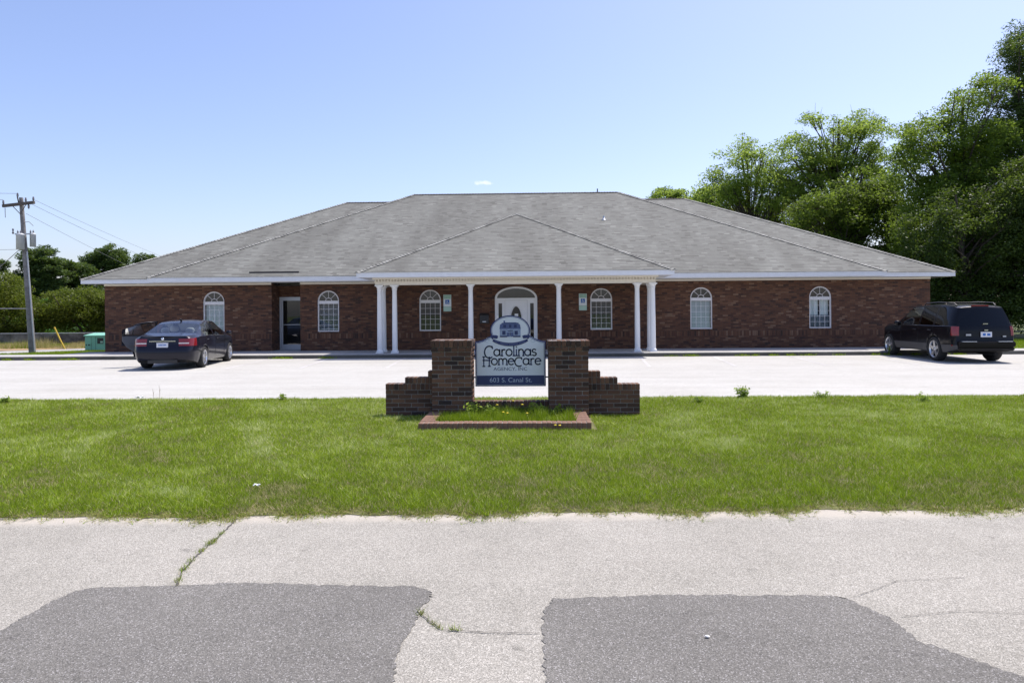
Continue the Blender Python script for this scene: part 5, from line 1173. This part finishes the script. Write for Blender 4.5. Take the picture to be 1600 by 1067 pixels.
pine('broad dark pine rising right behind the utility pole', (-59.9, 86, -0.06), [(-60.2, 85, 8.6, 2.0, 2.0, 1.8), (-60.6, 85, 6.2, 2.8, 2.2, 2.0), (-58.2, 85.5, 6.8, 1.8, 2.0, 1.9), (-60, 85, 3.6, 4.2, 2.2, 2.0)], 290, 22)
pine('rounded dark pine between the pole and the spreading pine', (-57.2, 89, -0.06), [(-57.2, 88, 6.9, 1.9, 1.8, 1.8), (-56.4, 88, 4.6, 2.4, 1.8, 1.8)], 130, 23)
pine('tall spreading pine with an open flat crown left of the roof corner', (-56.2, 93, -0.06), [(-55.5, 92, 8.9, 2.0, 1.9, 1.9), (-58.5, 92, 8.6, 1.6, 1.5, 1.5), (-57.2, 92, 6.7, 1.9, 1.6, 0.7), (-54.4, 92, 6.4, 1.6, 1.6, 0.9), (-55.4, 92, 4.2, 2.4, 1.8, 0.7)], 190, 24)
pine('far pine top just showing over the sloping roof edge', (-54.4, 99, -0.06), [(-54.4, 98, 9.0, 1.5, 1.4, 1.1), (-54.2, 98, 7.0, 1.6, 1.4, 1.0)], 55, 25)
pine('low far pine seen under the roof overhang', (-51.5, 95, -0.06), [(-52.0, 94, 4.2, 2.6, 1.6, 1.6), (-49.0, 94, 4.0, 2.2, 1.6, 1.6)], 90, 26)
g_b = 'rounded bushes along the side path'
tree('bush', 'large rounded yellow green bush cut by the picture edge', 'bush', (-31.6, 41, -0.06), [(-31.6, 40.5, 2.2, 2.4, 1.8, 1.9), (-30.0, 40.3, 1.5, 1.7, 1.5, 1.3)], 120, (0.45, 0.85), 330, 0.12, 'shrub', 31, 0.15, g_b, 0.45, 0.6, 3, 0.3, 30, 0.4, 0.15)
tree('bush', 'rounded yellow green bush between the utility pole and the brick corner', 'bush', (-27.0, 42, -0.06), [(-27.0, 41.5, 1.9, 2.1, 1.6, 1.3), (-25.4, 41.5, 2.0, 1.8, 1.5, 1.1), (-28.0, 41.3, 1.5, 1.0, 1.2, 0.9)], 120, (0.45, 0.85), 330, 0.12, 'shrub', 32, 0.14, g_b, 0.45, 0.6, 3, 0.3, 30, 0.4, 0.15)
tree('bush', 'yellow green bush half hidden behind the brick corner and green cabinet', 'bush', (-23.4, 42.5, -0.06), [(-23.6, 42, 1.9, 1.6, 1.5, 1.3), (-22.2, 42, 1.8, 1.6, 1.4, 1.2)], 80, (0.45, 0.85), 330, 0.12, 'shrub', 33, 0.13, g_b, 0.45, 0.6, 3, 0.3, 24, 0.4, 0.15)
# vine-covered bank behind the bushes
rng = np.random.default_rng(77); Nn = 26000
bx = rng.uniform(-62, -18, Nn); by = rng.uniform(54, 62, Nn); hgt = np.clip((by-54)/5, 0, 1)*2.4+0.25*np.sin(bx*0.9)+0.2*np.sin(bx*2.3+by)
cl = np.stack([bx, by, np.maximum(0.0, hgt)+rng.random(Nn)*0.25, np.full(Nn, 0.25)], 1)
V, F, ti = leaf_cloud(cl, 1, 0.34, 0.8, 0.8, 0.1, rng); vb = np_mesh('vine_bank', V, F, LG['vine'], None, ti); tag(vb, 'bright green vine-covered bank behind the bushes', 'vines', None, 'stuff')
m = MB(); 
for i in range(44):
    xa, xb = -62+i, -61+i; h = lambda x: 2.2+0.25*math.sin(x*0.9)
    m.quad((xa, 54, -0.06), (xb, 54, -0.06), (xb, 59, h(xb)), (xa, 59, h(xa))); m.quad((xa, 59, h(xa)), (xb, 59, h(xb)), (xb, 66, h(xb)), (xa, 66, h(xa)))
bk_ = m.build('terrain', M['ground']); bk_['kind'] = 'structure'

# ------------------------------------------------------------------ grass
def vnoise(x, y, sc, seed):
    r = np.random.default_rng(seed); G = r.random((64, 64)); u = (x*sc) % 63; v = (y*sc) % 63; i = u.astype(int); j = v.astype(int); fu = u-i; fv = v-j; fu = fu*fu*(3-2*fu); fv = fv*fv*(3-2*fv)
    return (G[i, j]*(1-fu)+G[i+1, j]*fu)*(1-fv)+(G[i, j+1]*(1-fu)+G[i+1, j+1]*fu)*fv
def blades(name, x, y, z, hgt, w, tint, label, rng, lean=0.55):
    N = len(x); a = rng.uniform(0, 2*np.pi, N); b = rng.uniform(0, 2*np.pi, N); l = np.abs(rng.normal(size=N))*lean*hgt
    wv = np.stack([np.cos(a)*w/2, np.sin(a)*w/2, np.zeros(N)], 1); p = np.stack([x, y, np.full(N, z) if np.isscalar(z) else z], 1)
    tip = p+np.stack([np.cos(b)*l, np.sin(b)*l, hgt], 1); V = np.stack([p-wv, p+wv, tip], 1).reshape(-1, 3)
    o = np_mesh(name, V, np.arange(3*N).reshape(-1, 3), M['grass'], None, np.clip(tint, 0, 1)); tag(o, label, 'grass', None, 'stuff'); return o
rng = np.random.default_rng(5); N = 900000
y = 5.42+(rng.random(N)**1.25)*(13.08-5.42); hw = 3.2+0.80*y; x = (rng.random(N)*2-1)*hw-0.027*y
edge = np.where(x < 0, 5.58+0.032*(x+1.4), 5.63+0.03*x)+0.05*np.sin(x*3.1)+0.045*np.sin(x*8.3+1)+0.035*np.sin(x*21)+0.02*np.sin(x*57)+0.05*(vnoise(x+50, y*0+3, 6, 3)-0.5)
keep = (y > edge+np.abs(rng.normal(size=N))*0.035) & (y < 13.04+0.05*np.sin(x*5)+rng.normal(size=N)*0.02)
lx, ly = x+0.32, y-10.6
keep &= ~((np.abs(lx) < 1.21) & (ly > -1.11) & (ly < 0.6)); keep &= ~((np.abs(lx) < 1.99) & (ly > 0.19) & (ly < 0.41))
x, y, edge = x[keep], y[keep], edge[keep]; N = len(x)
n1 = vnoise(x+40, y+7, 0.9, 1); n2 = vnoise(x+40, y+7, 3.2, 2); n3 = vnoise(x+40, y+7, 11, 4)
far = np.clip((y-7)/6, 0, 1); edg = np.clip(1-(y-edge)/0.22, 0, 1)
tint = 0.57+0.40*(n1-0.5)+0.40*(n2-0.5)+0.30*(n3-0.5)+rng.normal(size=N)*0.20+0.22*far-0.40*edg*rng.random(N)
tint -= (rng.random(N) < 0.06+0.16*n2*far+0.25*(vnoise(x+40, y+7, 1.7, 6) > 0.80))*0.5
for trk in ([(-4.6, 10.6), (-3.7, 9.3), (-3.3, 8.4), (-2.7, 7.3), (-1.6, 6.3)], [(-5.4, 10.4), (-5.6, 9.0), (-5.2, 7.7), (-4.2, 6.7), (-2.9, 6.1)]):   # old wheel tracks, grass pressed flat and paler
    dmin = np.full(N, 9.0)
    for (ax, ay), (bx_, by_) in zip(trk[:-1], trk[1:]):
        vx, vy = bx_-ax, by_-ay; tt = np.clip(((x-ax)*vx+(y-ay)*vy)/(vx*vx+vy*vy), 0, 1); dmin = np.minimum(dmin, np.hypot(x-ax-tt*vx, y-ay-tt*vy))
    wtr = np.exp(-(dmin/0.14)**2); tint += wtr*np.where(rng.random(N) < 0.35, 0.38, 0.05)
h = (0.020+0.018*n2+0.014*n3)*rng.uniform(0.5, 1.5, N)*(1-0.45*edg)
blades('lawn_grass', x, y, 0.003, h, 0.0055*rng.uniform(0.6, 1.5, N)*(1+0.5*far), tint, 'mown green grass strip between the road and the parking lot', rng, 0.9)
# ragged edge: runners, straw and thatch spilling onto the sandy road edge
Ne = 60000; x = rng.uniform(-9, 9, Ne); cl_ = vnoise(x+60, x*0+1, 5.5, 8)*0.6+vnoise(x+60, x*0+2, 19, 9)*0.4; k = rng.random(Ne) < np.clip(cl_*1.9-0.45, 0.05, 1); x = x[k]; c_ = cl_[k]; Ne = len(x)
ed = np.where(x < 0, 5.58+0.032*(x+1.4), 5.63+0.03*x)+0.05*np.sin(x*3.1)+0.045*np.sin(x*8.3+1)
y = ed+0.10-np.abs(rng.normal(size=Ne))*0.085*(0.4+1.3*c_); hh = 0.016*rng.uniform(0.3, 1.8, Ne)
blades('edge_grass', x, y, -0.017, hh, 0.006*rng.uniform(0.5, 1.5, Ne), np.where(rng.random(Ne) < 0.55, 0.07+np.abs(rng.normal(size=Ne))*0.07, 0.45+rng.normal(size=Ne)*0.2), 'ragged tan and green grass runners along the sandy road edge', rng, 2.6)
# planter grass
N = 16000; x = rng.uniform(-1.01, 0.935, N)-0.32; y = rng.uniform(-0.895, 0.16, N)+10.6; k = ~((np.abs(np.abs(x+0.32)-0.885) < 0.31) & (y > 10.59)); x, y = x[k], y[k]; N = len(x)
MB().quad((-1.35, 9.70, 0.045), (0.63, 9.70, 0.045), (0.63, 10.80, 0.045), (-1.35, 10.80, 0.045)).build('planter_soil', M['soil'], mon).matrix_parent_inverse = Matrix.Translation((0.32, -10.6, 0))
blades('planter_grass', x, y, 0.04, (0.05+0.11*vnoise(x+9, y, 7, 12)**2)*rng.uniform(0.5, 1.6, N), 0.006*rng.uniform(0.7, 1.5, N), 0.60+0.3*(vnoise(x+9, y, 5, 13)-0.5)+rng.normal(size=N)*0.18, 'long grass growing inside the brick planter border', rng, 0.5)
# verge grass behind the sidewalk, left and right, and by the dry verge
N = 90000; x = rng.uniform(-36, -17.4, N); y = rng.uniform(26.02, 31.5, N); k = (y < 29.2-(x+22)*0.088) | ((x > -22) & (y < 29.3+(x+22)*1.08)); x, y = x[k], y[k]; N = len(x)
blades('verge_grass', x, y, -0.055, 0.10*rng.uniform(0.5, 1.4, N), 0.014*rng.uniform(0.7, 1.4, N), 0.62+rng.normal(size=N)*0.15, 'short green grass between the side path and the sidewalk by the pole', rng)
N = 60000; x = rng.uniform(16.3, 36, N); y = rng.uniform(26.02, 37, N)
blades('verge_grass', x, y, -0.055, 0.10*rng.uniform(0.5, 1.4, N), 0.016*rng.uniform(0.7, 1.4, N), 0.68+rng.normal(size=N)*0.15, 'short bright grass beyond the sidewalk behind the black vehicle', rng)
N = 40000; x = rng.uniform(-40, -18.5, N); y = rng.uniform(34.0, 40.0, N); k = y > 32.4+np.clip((x+24.4), 0, 9)*0.85; x, y = x[k], y[k]; N = len(x)
blades('dry_grass', x, y, -0.05, (0.10+0.40*vnoise(x+60, y, 0.9, 14)**2)*rng.uniform(0.4, 1.6, N), 0.016*rng.uniform(0.7, 1.4, N), 0.32*(vnoise(x+60, y, 0.6, 15) > 0.66)+0.02+np.abs(rng.normal(size=N))*0.10, 'dry tan grass below the roadside fence', rng)
# grass tufts in the road cracks
xs_, ys_ = [], []
for c, n, sp_, f0, f1 in ((cracks[0], 420, 0.014, 0, 1), (cracks[1], 130, 0.010, 0, 0.5)):
    P = [Vector(p) for p in c]; L = [(b-a).length for a, b in zip(P[:-1], P[1:])]; tot = sum(L); cs = [rng.uniform(f0, f1) for _ in range(9)]
    for _ in range(n):
        t = float(np.clip(rng.choice(cs)+rng.normal()*0.022, 0, 1))*tot
        for (a, b), l in zip(zip(P[:-1], P[1:]), L):
            if t <= l or (a, b) == (P[-2], P[-1]): q = a.lerp(b, min(1, t/l)); break
            t -= l
        xs_.append(q.x+rng.normal()*sp_); ys_.append(q.y+rng.normal()*sp_*0.7)
N = len(xs_); blades('crack_grass', np.array(xs_), np.array(ys_), -0.015, 0.022*rng.uniform(0.5, 1.6, N), 0.004*np.ones(N), 0.30+rng.normal(size=N)*0.22, 'small grass tufts growing along the cracks in the road', rng, 0.9)
# weeds along the kerb foot
xs_, ys_ = [], []
for c in [-21.3, -20.9, -19.6, -18.7, -17.9, -16.6, -16.3, -8.9, -8.6, 4.9, 7.4, 7.8, 8.4, 9.0, 9.6, 10.7, 11.9, 13.3, 14.0, 14.8, 17.9, -7.2, 5.6, 12.4, 12.6]:
    s = rng.uniform(0.05, 0.16); n = int(rng.uniform(50, 170)); xs_ += list(c+rng.normal(size=n)*s); ys_ += list(KY-0.015-np.abs(rng.normal(size=n))*0.03)
N = len(xs_); blades('kerb_weeds', np.array(xs_), np.array(ys_), -0.004, 0.075*rng.uniform(0.3, 1.5, N), 0.018*rng.uniform(0.6, 1.4, N), 0.66+rng.normal(size=N)*0.15, 'low green weeds sprouting along the foot of the kerb', rng, 0.8)
# leafy weeds at the lawn's far edge
def weed(x, y, hgt, n, seed, label, name='weed_plant', z=0.0):
    r = np.random.default_rng(seed); t = thing(name, label, 'weed', (x, y, z)); cl = []; m = MB()
    for k in range(n):
        d = r.normal(size=2)*0.35*hgt; tip = Vector((d[0], d[1], hgt*r.uniform(0.6, 1.0))); m.tube([(0, 0, 0), (d[0]*0.3, d[1]*0.3, tip.z*0.5), tip], [0.006, 0.004, 0.002], 5, False)
        for f in (0.35, 0.55, 0.75, 0.95): v = Vector((0, 0, 0)).lerp(tip, f); cl.append((v.x, v.y, v.z, 0.05+0.12*hgt))
    m.build('stem', LG['pecan'], t); V, F, ti = leaf_cloud(np.array(cl), 9, 0.03+0.16*hgt, 0.42, 0.9, 0.1, r); np_mesh('leaves', V, F, LG['pecan'], t, ti); return t
weed(3.85, 12.84, 0.23, 6, 1, 'largest leafy weed at the lawn edge against the pale lot, right of the sign')
weed(2.90, 12.2, 0.11, 5, 2, 'short dark leafy weed in the lawn nearest the sign wall')
weed(5.22, 12.85, 0.12, 4, 3, 'small leafy weed at the lawn edge, right of the tallest weed')
weed(-4.60, 12.9, 0.10, 5, 4, 'small dark leafy weed at the lawn edge left of the sign')
weed(6.75, 12.25, 0.13, 5, 5, 'low leafy weed in the lawn towards the black vehicle')
weed(-9.55, 12.5, 0.12, 6, 6, 'low spreading weed at the far lawn edge near the picture edge')
weed(12.45, KY-0.06, 0.30, 2, 7, 'thin weed sprouting from the kerb in front of the black vehicle')

for k, (wx, wy, wh) in enumerate(((-0.86, 10.42, 0.20), (0.12, 10.45, 0.22), (-0.62, 10.40, 0.16), (0.36, 10.40, 0.15))):
    weed(wx, wy, wh, 4, 40+k, ['leafy weed in the planter at the foot of the pier left of the sign', 'tallest leafy weed in the planter, before the low wall', 'leafy weed in the planter left of the tall dandelions', 'leafy weed in the planter beside the pier right of the sign'][k], 'weed_plant', 0.04)
for k, (x, hh) in enumerate(((-7.05, 0.22), (-6.93, 0.28))):
    t = thing('dry_stalk', ('shorter', 'taller')[k]+' bare dry stalk standing at the far lawn edge', 'stalk', (x, 12.95, 0)); m = MB(); m.tube([(0, 0, 0), (0.01, 0, hh*0.5), (-0.005, 0, hh)], [0.005, 0.004, 0.002], 5); m.tube([(0.008, 0, hh*0.6), (0.03, 0, hh*0.75)], [0.003, 0.0015], 4); m.build('stalk', plain('dry_stalk', (0.20, 0.17, 0.10), 0.9, 0, 0.1), t)
M['petal'] = plain('dandelion_yellow', (0.75, 0.58, 0.02), 0.6, 0, 0.05)
for k, (x, y, hh) in enumerate(((-0.50, 10.35, 0.20), (-0.27, 10.50, 0.24), (-0.13, 10.3, 0.21), (-0.40, 10.02, 0.14), (-0.34, 10.00, 0.13), (-0.06, 10.05, 0.12), (0.32, 9.45, 0.075), (0.38, 9.46, 0.07))):
    lab = ['tall dandelion before the low wall, leftmost of three', 'tall dandelion before the low wall, middle of three', 'tall dandelion before the low wall, rightmost of three', 'low dandelion in the planter grass, left one of a touching pair', 'low dandelion in the planter grass, right one of a touching pair', 'lone low dandelion in the planter grass below the tall ones', 'dandelion against the front of the planter border, left of two', 'dandelion against the front of the planter border, right of two'][k]
    t = thing('dandelion', lab, 'flower', (x, y, 0.03 if k < 6 else 0.0), 0, 'dandelions in the planter' if k < 6 else 'dandelions in front of the planter')
    MB().tube([(0, 0, 0), (0.005, 0, hh*0.6), (0.0, -0.01, hh)], 0.0025, 5).build('stem', LG['vine'], t)
    MB().lathe([(0.0, -0.006), (0.010, -0.004), (0.021, 0.004), (0.016, 0.010), (0, 0.012)], (0, -0.012, hh), 10).build('flower_head', M['petal'], t)
M['paper'] = plain('paper', (0.75, 0.75, 0.74), 0.7, 0, 0.05)
for (x, y, s, lab) in ((-2.47, 6.27, 0.05, 'crumpled white paper scrap lying in the near lawn'), (-7.22, 12.82, 0.12, 'flat white scrap lying at the far lawn edge')):
    r = random.Random(int(s*1000)); m = MB(); n = 5; g = [[(x+(i/n-0.5)*s*(1.2+r.uniform(-.2, .2)), y+(j/n-0.5)*s*0.8, 0.055+r.uniform(0, 0.35)*s) for i in range(n+1)] for j in range(n+1)]
    for i in range(n):
        for j in range(n): m.quad(g[j][i], g[j][i+1], g[j+1][i+1], g[j+1][i])
    tag(m.build('paper_scrap', M['paper']), lab, 'litter')
r = random.Random(12)
for (x, y, lab) in ((0.86, 3.50, 'white pebble lying on the dark road patch'),):
    bm = bmesh.new(); bmesh.ops.create_icosphere(bm, subdivisions=2, radius=0.009)
    for v in bm.verts: v.co = Vector((v.co.x*1.3, v.co.y, v.co.z*0.6))*r.uniform(0.85, 1.15)
    me = bpy.data.meshes.new('pebble'); bm.to_mesh(me); bm.free(); me.materials.append(M['paper']); o = link(bpy.data.objects.new('pebble', me)); o.location = (x, y, -0.008); tag(o, lab, 'pebble')
